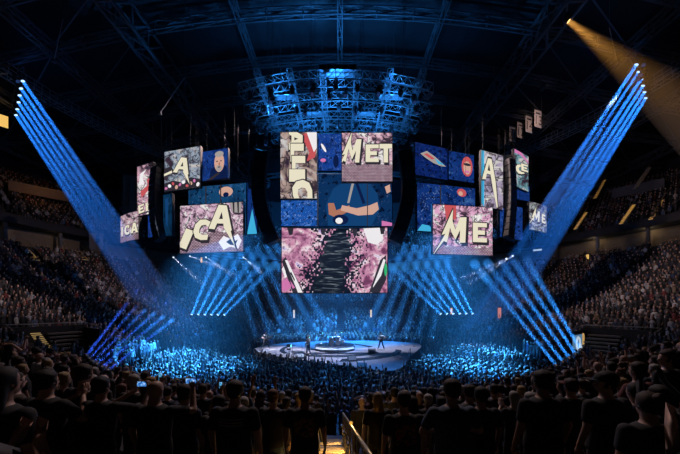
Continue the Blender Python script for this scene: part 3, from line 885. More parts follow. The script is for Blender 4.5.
DECKM, nt_, bs_ = new_mat('stage_deck_pale'); kk = NT(nt_)
pc = kk.n('ShaderNodeTexCoord').outputs['Object']
n_ = kk.n('ShaderNodeTexNoise', Scale=.8, Detail=3.0); kk.l(pc, n_.inputs['Vector'])
kk.l(kk.ramp(n_.outputs['Fac'], [(.35, (.34, .31, .35)), (.65, (.52, .46, .50))]), bs_.inputs['Base Color']); bs_.inputs['Roughness'].default_value = .38
DECKD = solid('stage_deck_dark', (.03, .035, .05), .25, 0, .3, 2)
st = thing('stage', 'pale curved stage deck in the middle of the arena floor', 'stage', (0, 0, 0))
b = bmesh.new(); slab(b, out2, DECK - .12, DECK, 0, 1); obj('deck', b, [DECKM, BLACK], st)
b = bmesh.new(); slab(b, offset(out2, .985), 0, DECK - .12); obj('skirt', b, [BLACK, BLACK], st)
DC = Vector((-.55, 30.6))                             # middle of the drum riser
def crescent(c, r0, r1, a0, a1, ox, oy, n=24):
    o = [(c[0] + r1 * math.cos(a0 + (a1 - a0) * i / n), c[1] + r1 * math.sin(a0 + (a1 - a0) * i / n)) for i in range(n + 1)]
    i_ = [(c[0] + ox + r0 * math.cos(a1 + (a0 - a1) * i / n), c[1] + oy + r0 * math.sin(a1 + (a0 - a1) * i / n)) for i in range(n + 1)]
    return o + i_
for i, (r0, r1, a0, a1, ox, oy) in enumerate(((4.2, 5.0, -2.6, -.5, .2, .3), (6.2, 7.0, -1.5, -.15, .3, .5), (3.9, 4.5, .3, 2.0, 0, -.2), (5.3, 5.8, 2.6, 3.7, 0, 0))):
    b = bmesh.new(); slab(b, [p for p in crescent(DC, r0, r1, a0, a1, ox, oy) if in_poly(p[0], p[1], STAGE_OUT)], DECK, DECK + .012, 0, 0); obj('dark_inlay', b, DECKD, st)
# front thrust lights along the deck edge
b = bmesh.new(); tube(b, [(p[0], p[1], DECK - .02) for p in offset(out2, 1.004)], .035, 5, True); obj('edge_rail', b, STEEL, st)
for i, (px, d) in enumerate(((402, 26.5),)):
    sx = thing('stage_steps', 'dark steps with pale treads at the stage corner', 'steps', (6.9, 25.3, 0), rz=-.6)
    for k in range(4):
        b = bmesh.new(); box(b, (0, -.28 * k, 1.0 - .25 * k), (1.5, .3, .05)); obj('tread', b, DECKM, sx)
    for s in (-.75, .75):
        b = bmesh.new(); bar(b, (s, .2, 1.05), (s, -1.0, .1), .05); obj('stringer', b, BLACK, sx)
        b = bmesh.new(); tube(b, [(s, .2, 1.2), (s, .2, 2.0), (s, -.9, 1.15), (s, -.9, .15)], .025, 6); obj('handrail', b, STEEL, sx)

RISERM = solid('riser_front_panel', (.75, .8, .85), .35)
rs = thing('drum_riser', 'round drum riser with a bright curved front panel', 'drum riser', (DC.x, DC.y, DECK))
b = bmesh.new(); lathe(b, [(2.15, 0), (2.15, .42)], 40); obj('platform', b, DECKD, rs)
b = bmesh.new(); tube(b, [(2.2 * math.cos(a), 2.2 * math.sin(a), .21) for a in [-PI + .5 + i * (PI - 1) / 24 for i in range(25)]], .17, 4); obj('front_panel', b, RISERM, rs)
b = bmesh.new(); tube(b, [(2.15 * math.cos(i * PI / 20), 2.15 * math.sin(i * PI / 20), .43) for i in range(40)], .035, 6, True); obj('rim', b, RIGM, rs)

# drum kit
SHELLM = solid('drum_shell_white', (.55, .56, .58), .25); HEADM = solid('drum_head', (.75, .75, .74), .4); BRASS = solid('cymbal_bronze', (.55, .40, .16), .25, 1.0)
CHR = solid('chrome', (.7, .7, .72), .15, 1.0)
dk = thing('drum_kit', 'white drum kit with bronze cymbals on the round riser', 'drum kit', (DC.x, DC.y, DECK + .42))
def drum(r, h, c, tilt, name):
    M = Matrix.Rotation(tilt[0], 3, 'X') @ Matrix.Rotation(tilt[1], 3, 'Y')
    b = bmesh.new(); lathe(b, [(r, -h / 2), (r, h / 2)], 20, M, c); o = obj(name, b, SHELLM, dk)
    for z in (-h / 2, h / 2):
        b = bmesh.new(); tube(b, [Vector(c) + M @ Vector((r * 1.03 * math.cos(i * PI / 10), r * 1.03 * math.sin(i * PI / 10), z)) for i in range(20)], .014, 6, True); obj('hoop', b, CHR, o)
    b = bmesh.new(); lathe(b, [(r * .97, h / 2), (r * .97, h / 2 + .008)], 20, M, c); obj('drum_head', b, HEADM, o)
drum(.30, .42, (-.36, -.25, .31), (PI / 2, 0), 'bass_drum'); drum(.30, .42, (.36, -.25, .31), (PI / 2, 0), 'bass_drum')
drum(.16, .22, (-.42, -.22, .78), (.3, 0), 'rack_tom'); drum(.17, .24, (0, -.26, .80), (.3, 0), 'rack_tom'); drum(.18, .26, (.42, -.22, .78), (.3, 0), 'rack_tom')
drum(.22, .40, (.80, .20, .38), (0, 0), 'floor_tom'); drum(.18, .14, (-.50, .22, .60), (0, 0), 'snare_drum')
for x, y, z, r in ((-.95, -.15, 1.20, .24), (-.55, -.5, 1.42, .25), (.15, -.55, 1.45, .22), (.70, -.45, 1.40, .26), (1.1, .0, 1.25, .27), (-.9, .35, .95, .18)):
    b = bmesh.new(); lathe(b, [(.02, .04), (.05, .03), (r, .0), (r, -.004), (.05, .024)], 20, Matrix.Rotation(random.uniform(-.3, .3), 3, 'X'), (x, y, z)); o = obj('cymbal', b, BRASS, dk, smooth=True)
    b = bmesh.new(); tube(b, [(x, y, z + .03), (x, y, .35)], .014, 6)
    for a in (0, 2.1, 4.2): tube(b, [(x, y, .4), (x + .25 * math.cos(a), y + .25 * math.sin(a), .01)], .01, 5)
    obj('cymbal_stand', b, CHR, o)
tl = thing('drum_stool', 'small black stool behind the drum kit', 'stool', (DC.x + .05, DC.y + .72, DECK + .42))
b = bmesh.new(); lathe(b, [(.17, .36), (.18, .40), (.17, .43)], 18); obj('seat', b, BLACK, tl)
b = bmesh.new(); tube(b, [(0, 0, .37), (0, 0, .2)], .025, 8)
for a in (0.3, 2.4, 4.5): tube(b, [(0, 0, .22), (.22 * math.cos(a), .22 * math.sin(a), .01)], .014, 6)
obj('tripod', b, CHR, tl)

CL['band black'] = solid('cloth_band_black', (.03, .03, .034), .7); CL['band grey'] = solid('cloth_band_grey', (.22, .23, .25), .7)
def on_deck(px, py): d = F * (EZ - DECK) / (py - Y0); return Vector(((px - 340) / F * d, d, DECK))
M1, M2, M3 = on_deck(265.5, 349), on_deck(308.5, 354.5), on_deck(381, 349.5)
person('bass', M1, PI + .6, 'bass player with long hair at the far tip of the stage', 'long', 'brown', 'band grey', 'charcoal', 3, 1.04)
person('guitar', M2, PI - .9, 'guitarist standing at the microphone in front of the drum riser', 'short', 'grey', 'band grey', 'denim blue', 3, 1.06)
person('guitar', M3, PI + .1, 'guitarist standing alone beyond the drum riser', 'short', 'black', 'band grey', 'denim blue', 3, 1.03)
person('drummer', (DC.x + .05, DC.y + .72, DECK + .42 + .02), PI, 'drummer seated behind the white drum kit', 'short', 'brown', 'band grey', 'black', 3, 1.0)


def guitar(loc, rz, label, col, spiky=False):
    g = thing('electric_guitar', label, 'guitar', loc, 'instruments of the band', rz)
    P = [(-.22, -.10), (-.20, -.17), (-.05, -.13), (.05, -.17), (.14, -.10), (.10, -.03), (.14, .06), (.10, .13), (.0, .10), (-.10, .16), (-.21, .13)] if not spiky else [(-.30, -.22), (-.02, -.07), (.18, -.14), (.08, 0), (.20, .10), (.0, .07), (-.26, .20), (-.12, 0)]
    M = Matrix.Rotation(.45, 3, 'Y')
    b = bmesh.new(); fr = [b.verts.new(M @ Vector((-x, .27, y))) for x, y in P]; bk = [b.verts.new(M @ Vector((-x, .225, y))) for x, y in P]
    b.faces.new(fr[::-1]); b.faces.new(bk)
    for i in range(len(P)): b.faces.new((fr[i], fr[(i + 1) % len(P)], bk[(i + 1) % len(P)], bk[i]))
    bmesh.ops.recalc_face_normals(b, faces=b.faces); obj('body', b, col, g)
    b = bmesh.new(); box(b, M @ Vector((-.42, .262, 0)), (.66, .022, .05), M); obj('neck', b, solid('maple_neck', (.35, .22, .10), .4), g)
    b = bmesh.new(); box(b, M @ Vector((-.80, .262, .01)), (.16, .018, .085), M); obj('headstock', b, col, g)
    b = bmesh.new(); tube(b, [M @ Vector((-.12, .25, .1)), Vector((-.13, .1, .38)), Vector((0, -.13, .36)), Vector((.15, -.1, .1)), M @ Vector((.2, .25, 0))], .016, 5); obj('strap', b, BLACK, g)
    return g
def in_hands(P, rz, h=1.02): return P + Vector((0, 0, h))
guitar(in_hands(M1, 0, 1.0), PI + .6, 'dark bass guitar worn by the long haired player', solid('guitar_dark', (.05, .02, .02), .25))
guitar(in_hands(M2, 0), PI - .9, 'white angular guitar worn by the player at the microphone', solid('guitar_white', (.6, .6, .6), .25), True)
guitar(in_hands(M3, 0), PI + .1, 'black guitar worn by the player beyond the riser', solid('guitar_black', (.02, .02, .025), .2))
for px, py, lab in ((292.6, 356.5, 'microphone stand near the long pale tip of the stage'), (338, 370.5, 'microphone stand at the stage edge nearest the camera'), (302, 357, 'microphone stand before the standing guitarist'), (414, 346.5, 'microphone stand at the far corner of the stage')):
    P = on_deck(px, py); t = thing('microphone_stand', lab, 'microphone stand', P)
    b = bmesh.new(); lathe(b, [(.14, 0), (.14, .025), (.03, .04)], 16); obj('base', b, BLACK, t)
    b = bmesh.new(); tube(b, [(0, 0, .03), (0, 0, 1.5)], .014, 6); obj('pole', b, STEEL, t)
    b = bmesh.new(); tube(b, [(0, 0, 1.5), (0, .12, 1.56)], .012, 6); obj('clip', b, BLACK, t)
    b = bmesh.new(); tube(b, [(0, .08, 1.54), (0, .2, 1.60), (0, .24, 1.62), (0, .27, 1.635)], .016, 8, radii=[.013, .018, .028, .02]); obj('microphone', b, BLACK, t)
for px, py, rz, lab in ((300, 358.5, .3, 'black floor monitor in front of the standing guitarist'), (362, 368, -.1, 'black floor monitor on the near rim of the stage'), (372, 352.5, 0, 'black floor monitor before the lone guitarist'), (352, 361, .2, 'black floor monitor lying in the middle of the deck')):
    t = thing('stage_monitor', lab, 'monitor speaker', on_deck(px, py), 'floor monitors', rz)
    b = bmesh.new(); vs = [[b.verts.new((x, y, z)) for y, z in ((-.25, 0), (.25, 0), (.25, .36), (.05, .40), (-.25, .1))] for x in (-.36, .36)]
    b.faces.new(vs[0]); b.faces.new(vs[1][::-1])
    for i in range(5): b.faces.new((vs[0][i], vs[1][i], vs[1][(i + 1) % 5], vs[0][(i + 1) % 5]))
    bmesh.ops.recalc_face_normals(b, faces=b.faces); obj('cabinet', b, BLACK, t)
    b = bmesh.new(); box(b, (0, -.105, .262), (.62, .38, .015), Matrix.Rotation(.785, 3, 'X')); obj('grille', b, STEEL, t)

# ------------------------------------------------------------------ screens
G = {  # letters in a unit square; each a list of loops (outline, holes)
    'E': [[(0, 0), (1, 0), (1, .22), (.36, .22), (.36, .39), (.86, .39), (.86, .61), (.36, .61), (.36, .78), (1, .78), (1, 1), (0, 1)]],
    'T': [[(.33, 0), (.68, 0), (.68, .75), (1, .75), (1, 1), (0, 1), (0, .75), (.33, .75)]],
    'L': [[(0, 0), (1, 0), (1, .28), (.40, .28), (.40, 1), (0, 1)]],
    'I': [[(.3, 0), (.7, 0), (.7, 1), (.3, 1)]],
    'F': [[(0, 0), (.36, 0), (.36, .38), (.86, .38), (.86, .61), (.36, .61), (.36, .78), (1, .78), (1, 1), (0, 1)]],
    'C': [[(1, .08), (.62, 0), (.25, .05), (.02, .3), (0, .65), (.2, .93), (.55, 1), (.98, .92), (.94, .66), (.6, .75), (.40, .68), (.34, .5), (.4, .32), (.62, .25), (.97, .34)]],
    'O': [[(.3, 0), (.7, 0), (1, .3), (1, .7), (.7, 1), (.3, 1), (0, .7), (0, .3)], [(.42, .28), (.34, .4), (.34, .6), (.42, .72), (.58, .72), (.66, .6), (.66, .4), (.58, .28)]],
    'A': [[(0, 0), (.3, 0), (.37, .2), (.63, .2), (.7, 0), (1, 0), (.66, 1), (.34, 1)], [(.43, .4), (.5, .68), (.57, .4)]],
    'Abolt': [[(0, .02), (.27, .02), (.34, .26), (.62, .28), (.66, .12), (1.25, -.55), (.98, .02), (1.02, .06), (.66, 1), (.30, 1)], [(.40, .44), (.48, .74), (.57, .46)]],
    'Atail': [[(.0, .28), (.2, .3), (.26, .5), (.46, .5), (.60, .0), (.80, -.62), (.86, -.60), (.74, .3), (.52, 1.05), (.32, 1.05)], [(.30, .62), (.38, .86), (.45, .62)]],
    'Mbolt': [[(-.62, -.52), (-.02, .36), (-.20, .32), (.30, 1.32), (.30, .86), (.46, .52), (.66, 1.0), (.98, 1.0), (.98, 0), (.70, 0), (.69, .5), (.48, .12), (.26, .44), (.20, .60), (.08, .02), (-.08, .08)]],
    'strip': [[(0, 0), (.16, 0), (1, 1), (.9, 1)]],
}


def panel_face(bm, quadf, off, mi, nu=1, nv=1):
    uvl = bm.loops.layers.uv.verify(); g = [[bm.verts.new(quadf(i / nu, j / nv, off)) for j in range(nv + 1)] for i in range(nu + 1)]
    for i in range(nu):
        for j in range(nv):
            f = bm.faces.new((g[i][j], g[i + 1][j], g[i + 1][j + 1], g[i][j + 1])); f.material_index = mi
            for lp, (a, c) in zip(f.loops, ((i, j), (i + 1, j), (i + 1, j + 1), (i, j + 1))): lp[uvl].uv = (a / nu, c / nv)


def clip01(poly):
    """Clip a polygon to the unit square."""
    for ax, val, sgn in ((0, 0, 1), (0, 1, -1), (1, 0, 1), (1, 1, -1)):
        out = []
        for i in range(len(poly)):
            a, c = poly[i - 1], poly[i]; da, dc = (a[ax] - val) * sgn, (c[ax] - val) * sgn
            if (da >= 0) != (dc >= 0):
                t = da / (da - dc); out.append((a[0] + (c[0] - a[0]) * t, a[1] + (c[1] - a[1]) * t))
            if dc >= 0: out.append(c)
        poly = out
        if not poly: return []
    return poly


def flat(bm, quadf, loops, off, mi):
    """Filled outline in panel coordinates, clipped to the panel."""
    if len(loops) == 1:
        tris = tessellate_polygon([[Vector((u, v, 0)) for u, v in loops[0]]]); pts = loops[0]
    else:
        tris = tessellate_polygon([[Vector((u, v, 0)) for u, v in lp] for lp in loops]); pts = [p for lp in loops for p in lp]
    for t in tris:
        q = clip01([pts[i] for i in t])
        if len(q) >= 3:
            a = sum(q[i - 1][0] * q[i][1] - q[i][0] * q[i - 1][1] for i in range(len(q)))
            if abs(a) < 1e-7: continue
            if a < 0: q = q[::-1]
            f = bm.faces.new([bm.verts.new(quadf(u, v, off)) for u, v in q]); f.material_index = mi


def glyph(g, u, v, w, h, rot=0.0, shear=0.0, aspect=1.0, grow=0.0):
    """Letter loops placed on a panel; aspect = panel width / height so that turning keeps its shape."""
    out = []
    for li, lp in enumerate(G[g]):
        o = []
        for x, y in lp:
            x, y = x - .5, y - .5
            if grow:
                s = 1 + grow if li == 0 else 1 - grow
                x, y = x * s, y * s
            x, y = x * w * aspect + shear * y * h, y * h
            x, y = x * math.cos(rot) - y * math.sin(rot), x * math.sin(rot) + y * math.cos(rot)
            o.append((u + x / aspect, v + y))
        out.append(o)
    return out


def screen(label, tl, tr, bl, br, dl, dr, mat, draw=(), pics=(), bow=0.0, lean=0.0, group='LED screens over the stage', hang=True, nu=1):
    """An LED screen whose picture corners are seen at the given pixels, its left edge dl and its right edge dr metres ahead."""
    zt = (at(*tl, dl).z + at(*tr, dr).z) / 2; zb = (at(*bl, dl).z + at(*br, dr).z) / 2
    xl = (tl[0] + bl[0]) / 2; xr = (tr[0] + br[0]) / 2
    A = at(xl, 305, dl); B = at(xr, 305, dr); A.z = B.z = zb
    U = B - A; Hh = zt - zb; N = Vector((U.y, -U.x, 0)).normalized()
    org = (A + B) / 2
    def q(u, v, off): return A - org + U * u + Vector((0, 0, Hh * v)) + N * (off + bow * (1 - (2 * u - 1) ** 2) - lean * v)
    asp = U.length / Hh
    t = thing('video_screen', label, 'screen', org, group)
    b = bmesh.new(); n = max(nu, 1)
    gr = [[[b.verts.new(q(-.01 + 1.02 * i / n, v, o)) for v in (-.012, 1.012)] for o in (-.02, -.32)] for i in range(n + 1)]
    for i in range(n):
        for (a, c) in (((0, 0), (0, 1)), ((0, 1), (1, 1)), ((1, 1), (1, 0)), ((1, 0), (0, 0))):
            b.faces.new((gr[i][a[0]][a[1]], gr[i + 1][a[0]][a[1]], gr[i + 1][c[0]][c[1]], gr[i][c[0]][c[1]]))
    for i in (0, n): b.faces.new((gr[i][0][0], gr[i][0][1], gr[i][1][1], gr[i][1][0]))
    bmesh.ops.recalc_face_normals(b, faces=b.faces); obj('housing', b, BLACK, t)
    b = bmesh.new(); panel_face(b, q, 0, 0, n, 1)
    mats = [mat]
    def mi(m):
        if m not in mats: mats.append(m)
        return mats.index(m)
    e = .006
    for loops, m in pics:
        flat(b, q, loops, e, mi(m)); e += .003
    for g, u, v, w, h, rot, shear in draw:
        sh = [[(x + .018, y - .022 * asp) for x, y in lp] for lp in glyph(g, u, v, w, h, rot, shear, asp, .16)[:1]]
        flat(b, q, sh, e, mi(INK)); flat(b, q, glyph(g, u, v, w, h, rot, shear, asp, .10), e + .003, mi(INK)); flat(b, q, glyph(g, u, v, w, h, rot, shear, asp), e + .006, mi(CREAM)); e += .009
    obj('display', b, mats, t)
    b = bmesh.new(); 
    for v in (0.2, .5, .8):
        for i in range(n): bar(b, q(i / n, v, -.37), q((i + 1) / n, v, -.37), .04)
    for u in (.05, .5, .95): bar(b, q(u, 0, -.37), q(u, 1, -.37), .04)
    obj('back_frame', b, STEEL, t)
    if hang:
        for u in (.15, .85):
            p = q(u, 1, -.2); b = bmesh.new(); bar(b, p, (p.x, p.y, 26.3 - org.z), .012); obj('hoist_chain', b, BLACK, t)
    return t


def ell(cx_, cy_, rx, ry, n=14, a=0.0): return [[(cx_ + rx * math.cos(2 * PI * i / n) * math.cos(a) - ry * math.sin(2 * PI * i / n) * math.sin(a), cy_ + rx * math.cos(2 * PI * i / n) * math.sin(a) + ry * math.sin(2 * PI * i / n) * math.cos(a)) for i in range(n)]]


# middle: low wide screen, two graphic screens, blue camera pictures behind
screen('wide low curved screen, a dark watery figure breaking up a pink picture', (283, 227.5), (387, 227.5), (280.5, 293), (387.5, 292), 26.6, 26.6, dissolve_video('video_dissolve'),
       pics=[([[(.0, .48), (.035, .55), (.20, .02), (.17, 0), (.1, 0)]], INK), ([[(.0, .36), (.03, .44), (.07, .30), (.03, .22)]], LWHITE), ([[(.0, .18), (.05, .22), (.09, .10), (.04, .02), (.0, .04)]], LPINK), ([[(.06, .28), (.09, .30), (.13, .08), (.10, .06)]], LPINK), ([[(.03, .5), (.052, .5), (.195, .0), (.15, .0)]], LWHITE),
             ([[(.99, .58), (.935, .50), (.83, .0), (.93, .0), (.99, .2)]], INK), ([[(.965, .52), (.985, .5), (.90, .0), (.845, .0)]], LWHITE), (ell(.985, .35, .014, .1), LGREEN),
             ([[(.775, 1), (.965, 1), (.955, .80), (.90, .74), (.82, .78)]], LWHITE), ([[(.05, 1), (.11, 1), (.10, .90), (.07, .88)]], INK), ([[(.36, 1), (.42, 1), (.40, .90), (.375, .91)]], INK), ([[(.67, 1), (.72, 1), (.71, .88), (.68, .89)]], INK), ([[(.93, 1), (.98, 1), (.97, .9), (.94, .9)]], INK)], bow=-.5, nu=12, hang=False)
screen('tall sepia screen with a column of turned letters', (281.5, 132.5), (316.5, 132), (279.5, 198.5), (317, 198.5), 26.8, 26.8, graffiti('video_sepia', (.85, .62, .55), 1, .8, .55, 0, .9, .8),
       [('A', .42, .90, .62, .21, -PI / 2, 0), ('L', .46, .69, .50, .20, -PI / 2, 0), ('L', .50, .505, .50, .20, -PI / 2, 0), ('I', .46, .345, .85, .24, -PI / 2, 0), ('C', .60, .11, .6, .30, -PI / 2 + .2, 0)], [([[(.55, .95), (.80, .70), (.72, .56), (.95, .62), (1, .8), (.9, .9), (.75, 1)]], LRED), ([[(.72, 1), (1, 1), (1, .76), (.92, .70)]], LWHITE)])
screen('large pink screen with a lightning M, E and T', (341.5, 131.8), (391.5, 134), (342.5, 181), (393, 182), 26.4, 26.4, graffiti('video_pink_brick', (.9, .55, .68), 2, .95, 1.05, .38, 1.2),
       [('Mbolt', .22, .63, .30, .48, 0, .1), ('E', .60, .58, .26, .36, 0, 0), ('T', .87, .58, .25, .38, 0, 0)])
screen('dark blue camera picture in the gap between the two graphic screens', (318.5, 134), (341.5, 134), (318.5, 170.5), (342, 170.5), 28.0, 28.0, blue_video('video_gap', 3, .8, .5),
       pics=[(ell(.22, .62, .16, .05, 12, -.8), LWHITE), (ell(.75, .25, .12, .18), LNAVY), (ell(.2, .28, .12, .05), LPINK)])
screen('camera picture of a musician in a blue shirt, arms bare', (318.5, 174), (392, 174), (318.5, 226), (392, 226), 28.0, 28.0, blue_video('video_shirt', 4, .55, .25, 1.4, (.004, .02, .08), (.006, .05, .18), (.02, .12, .34)),
       pics=[([[(.13, .0), (.10, .40), (.20, .72), (.36, .86), (.52, .92), (.68, .84), (.80, .62), (.84, .34), (.72, .0)]], LSHIRT), (ell(.47, .98, .10, .14), LSKIN2), ([[(.13, .44), (.21, .44), (.24, .30), (.42, .40), (.44, .30), (.24, .16), (.14, .22)]], LSKIN),
             ([[(.80, .46), (.70, .40), (.52, .34), (.32, .40), (.30, .30), (.54, .20), (.74, .22), (.82, .32)]], LSKIN2), ([[(.45, .82), (.485, .82), (.42, .44), (.39, .44)]], LGREY), ([[(.50, .82), (.54, .82), (.64, .44), (.60, .42)]], LNAVY),
             (ell(.30, .12, .11, .10), LNAVY), (ell(.28, .10, .05, .06), LWHITE), ([[(.9, .75), (.97, .8), (.98, .66), (.93, .62)]], LSKIN2), ([[(.86, .10), (1, .06), (1, .0), (.86, .0)]], LPINK), ([[(.66, .99), (.672, .99), (.672, 0), (.66, 0)]], INK)])
screen('blue sparkling camera picture under the tall sepia screen', (281, 199), (317, 199), (281, 226), (317, 226), 27.4, 27.4, blue_video('video_sparkle', 5, 1.0, 1.0, 1.3, (.003, .02, .10), (.01, .08, .36)))
# left group
screen('screen with a slanted A over lightning, highest of the left group', (164.5, 152.5), (200.5, 145.5), (164.5, 191.5), (199.5, 187), 31.2, 30.0, graffiti('video_green_grey', (.55, .68, .85), 3, .85, .9, 0, 1.1, .75),
       [('Abolt', .52, .58, .44, .40, -.25, .05)], [([[(0, .20), (.25, .25), (.5, .17), (.75, .27), (1, .2), (1, 0), (0, 0)]], INK)] + [(ell(.05 + .1 * k, .07 + .10 * ((k * 7) % 3) / 2, .045, .035 + .02 * (k % 2), 7, k), (LPINK, LWHITE, LRED, LSKIN2)[k % 4]) for k in range(10)] + [ ([[(.0, .56), (.2, .62), (.3, .45), (0, .34)]], INK), ([[(.0, .44), (.22, .5), (.24, .44), (0, .38)]], CREAM)])
screen('blue camera picture of a grey haired face on the left', (202, 151.5), (228.5, 148.5), (201.5, 181), (227, 178), 30.6, 29.8, blue_video('video_face', 6, .6, .3),
       pics=[([[(.3, 0), (.35, .35), (.6, .5), (.95, .42), (1, .2), (1, 0)]], LNAVY), (ell(.68, .56, .19, .33), LSKIN2), (ell(.68, .84, .17, .10), LGREY), (ell(.67, .36, .11, .11), LGREY), (ell(.67, .40, .05, .02), INK), (ell(.60, .6, .035, .02), INK), (ell(.75, .6, .035, .02), INK), (ell(.69, .5, .03, .06), LSKIN), ([[(.2, .0), (.62, .22), (.72, .18), (.4, .0)]], INK)])
screen('blue camera strip behind the pink I C A screen', (188.5, 187.5), (246, 183), (188.5, 236), (246, 236), 31.4, 30.2, blue_video('video_strip_left', 7, .6, .3, 1.6, (.003, .02, .08), (.01, .09, .24)),
       pics=[(ell(.66, .86, .12, .10), LSKIN2), (ell(.66, .80, .05, .05), LNAVY), ([[(.3, 1), (.32, 1), (.32, 0), (.3, 0)]], INK), ([[(.56, 1), (.58, 1), (.58, 0), (.56, 0)]], INK)])
screen('blue screen edge with a cyan wedge beside the pink I C A screen', (246.5, 189), (257, 188), (246.5, 234), (257, 234), 30.4, 30.2, blue_video('video_wedge', 8, .5, .1), pics=[([[(.05, .0), (1, .0), (.55, .55)]], LCYAN)])
screen('large pink screen with the letters I C A above bricks', (180.5, 207), (243, 201), (180, 253), (243, 251.5), 29.4, 28.2, graffiti('video_pink_left', (.85, .55, .72), 4, .95, 1.25, .42, 1.2),
       [('I', .10, .30, .34, .42, -.35, .1), ('C', .36, .48, .26, .44, -.25, .1), ('Abolt', .67, .70, .36, .52, -.15, 0)], [([[(.62, .20), (.70, .33), (.80, .26), (.92, .36), (.98, .22), (.93, .06), (.80, .10), (.70, .04)]], LWHITE), ([[(.74, .20), (.80, .26), (.86, .20), (.92, .24), (.88, .12), (.80, .14)]], INK), ([[(.72, .5), (.86, .55), (.82, .4), (.70, .4)]], LWHITE), ([[(.66, 1), (.70, 1), (.72, .82), (.69, .8)]], INK), ([[(.80, 1), (.97, 1), (.97, .78), (.84, .80)]], LGREY), ([[(.84, 1), (.87, 1), (.87, .79), (.85, .79)]], INK), ([[(.91, 1), (.94, 1), (.94, .79), (.92, .79)]], INK)])
screen('narrow tall pink screen with E and F at its foot', (137.5, 167), (153.5, 162), (137, 216.5), (152.5, 212.5), 33.5, 32.4, graffiti('video_pink_tall', (.85, .5, .62), 5, .95, .33, 0, 1.0),
       [('E', .27, .13, .38, .17, .12, 0), ('F', .74, .15, .36, .17, .12, 0)], [([[(.3, .35), (.9, .52), (.75, .62), (1, .75), (.6, .68), (.7, .58), (.2, .48)]], LRED), ([[(.1, .62), (.45, .60), (.35, .78), (.6, .90), (.2, .84)]], LWHITE), ([[(.55, .36), (.95, .42), (.8, .32)]], LWHITE)])
screen('outermost pink screen on the left with the letters I C A', (120.5, 216.5), (138.5, 211), (120.5, 242), (138, 240), 36.5, 34.2, graffiti('video_pink_outer', (.9, .6, .7), 6, .8, .75, .2, 1.0),
       [('I', .14, .40, .30, .36, 0, 0), ('C', .46, .40, .30, .36, 0, 0), ('A', .84, .42, .32, .36, 0, 0)], nu=6, bow=.15)
screen('small blue screen under the narrow tall pink screen', (148, 214), (158, 212), (148, 237), (158, 236.5), 34, 33.4, blue_video('video_small_left', 9, .6, .4))
screen('slim blue strip screen between the tall pink and I C A screens', (163, 195), (172, 193.5), (163.5, 236), (172, 235.5), 32.4, 32, blue_video('video_slim_left', 10, .45, .2, .4, (.002, .01, .03), (.006, .06, .16)), pics=[([[(.2, .9), (.6, .9), (.5, .2), (.3, .3)]], LSHIRT)])
# right group
screen('dark blue camera picture of a guitar, right of the middle', (414.5, 142), (447, 149), (416, 175), (448, 179.5), 29.6, 30.9, blue_video('video_guitar', 11, .55, .2, 1.1, (.003, .008, .06), (.006, .03, .22), (.03, .12, .45)),
       pics=[([[(.15, .68), (.35, .80), (.62, .66), (.95, .42), (.80, .40), (.55, .46), (.30, .58)]], LGREY), ([[(.25, .68), (.36, .73), (.6, .60), (.5, .56)]], LRED), ([[(.6, .62), (.9, .46), (.7, .46)]], LCYAN)])
screen('dark blue camera picture with a red oval face', (448.5, 150), (474, 156), (449, 179.5), (474, 182.5), 31.0, 32.0, blue_video('video_oval', 12, .5, .3),
       pics=[(ell(.72, .55, .22, .36), LRED), (ell(.72, .5, .15, .24), LSKIN2), (ell(.72, .62, .15, .05), INK), (ell(.72, .36, .1, .04), LPINK)])
screen('blue camera strip behind the pink M E screen', (417, 182), (475, 189), (417.5, 231), (475, 234), 30.0, 31.6, blue_video('video_strip_right', 13, .6, .6, 1.4, (.003, .012, .08), (.008, .05, .28)),
       pics=[(ell(.76, .88, .08, .09, 12, .6), LRED), (ell(.74, .86, .04, .05), LSKIN2), ([[(.0, .0), (.28, .0), (.2, .12), (.08, .14)]], LCYAN), ([[(.38, 1), (.40, 1), (.40, 0), (.38, 0)]], INK)])
screen('large pink screen with a lightning M and E', (433, 204), (492.5, 208), (433, 253.5), (492.5, 256), 28.0, 29.0, graffiti('video_pink_right', (.95, .5, .74), 7, .95, 1.2, .18, 1.3),
       [('Mbolt', .38, .50, .34, .52, .05, .1), ('E', .78, .47, .24, .40, 0, 0)], [([[(.18, 1), (.38, 1), (.38, .72), (.22, .70)]], LRED)])
screen('tall narrow screen with one long tailed A', (480, 150.5), (501, 155.5), (483, 206), (505, 210), 31.6, 32.8, graffiti('video_lilac', (.62, .52, .72), 8, .85, .42, 0, .9, .9),
       [('Atail', .44, .60, .85, .52, 0, 0)], [([[(0, 1), (.12, 1), (.12, 0), (0, .05)]], LCYAN)])
screen('small high screen with turquoise lettering, far right of the group', (513, 148.5), (527, 157), (516, 186.5), (530, 191), 33.8, 35.6, graffiti('video_teal', (.3, .62, .72), 9, .85, .4, 0, .9, .8),
       [('C', .38, .52, .6, .26, .2, 0), ('E', .70, .62, .5, .20, .1, 0)], [([[(0, 1), (.5, 1), (1, .86), (1, .8), (.4, .92), (0, .9)]], LPINK)])
screen('dark blue screen under the small turquoise screen', (505, 178), (529, 190), (506, 196), (530, 202), 34.4, 36, blue_video('video_under_teal', 14, .5, .3, 1.2))
screen('outermost grey screen on the right with a lightning M and E', (529.5, 202.5), (546.5, 206), (529.5, 230), (546.5, 232.5), 34.6, 36.6, graffiti('video_grey_outer', (.55, .6, .62), 10, .75, .7, 0, .9),
       [('Mbolt', .34, .52, .34, .40, 0, .1), ('E', .76, .50, .26, .34, 0, 0)], nu=6, bow=.15)
screen('slim blue screen beside the long tailed A', (500, 207), (507, 209), (500, 234), (507, 240), 32.8, 33.4, blue_video('video_slim_right', 15, .6, .5, .4))
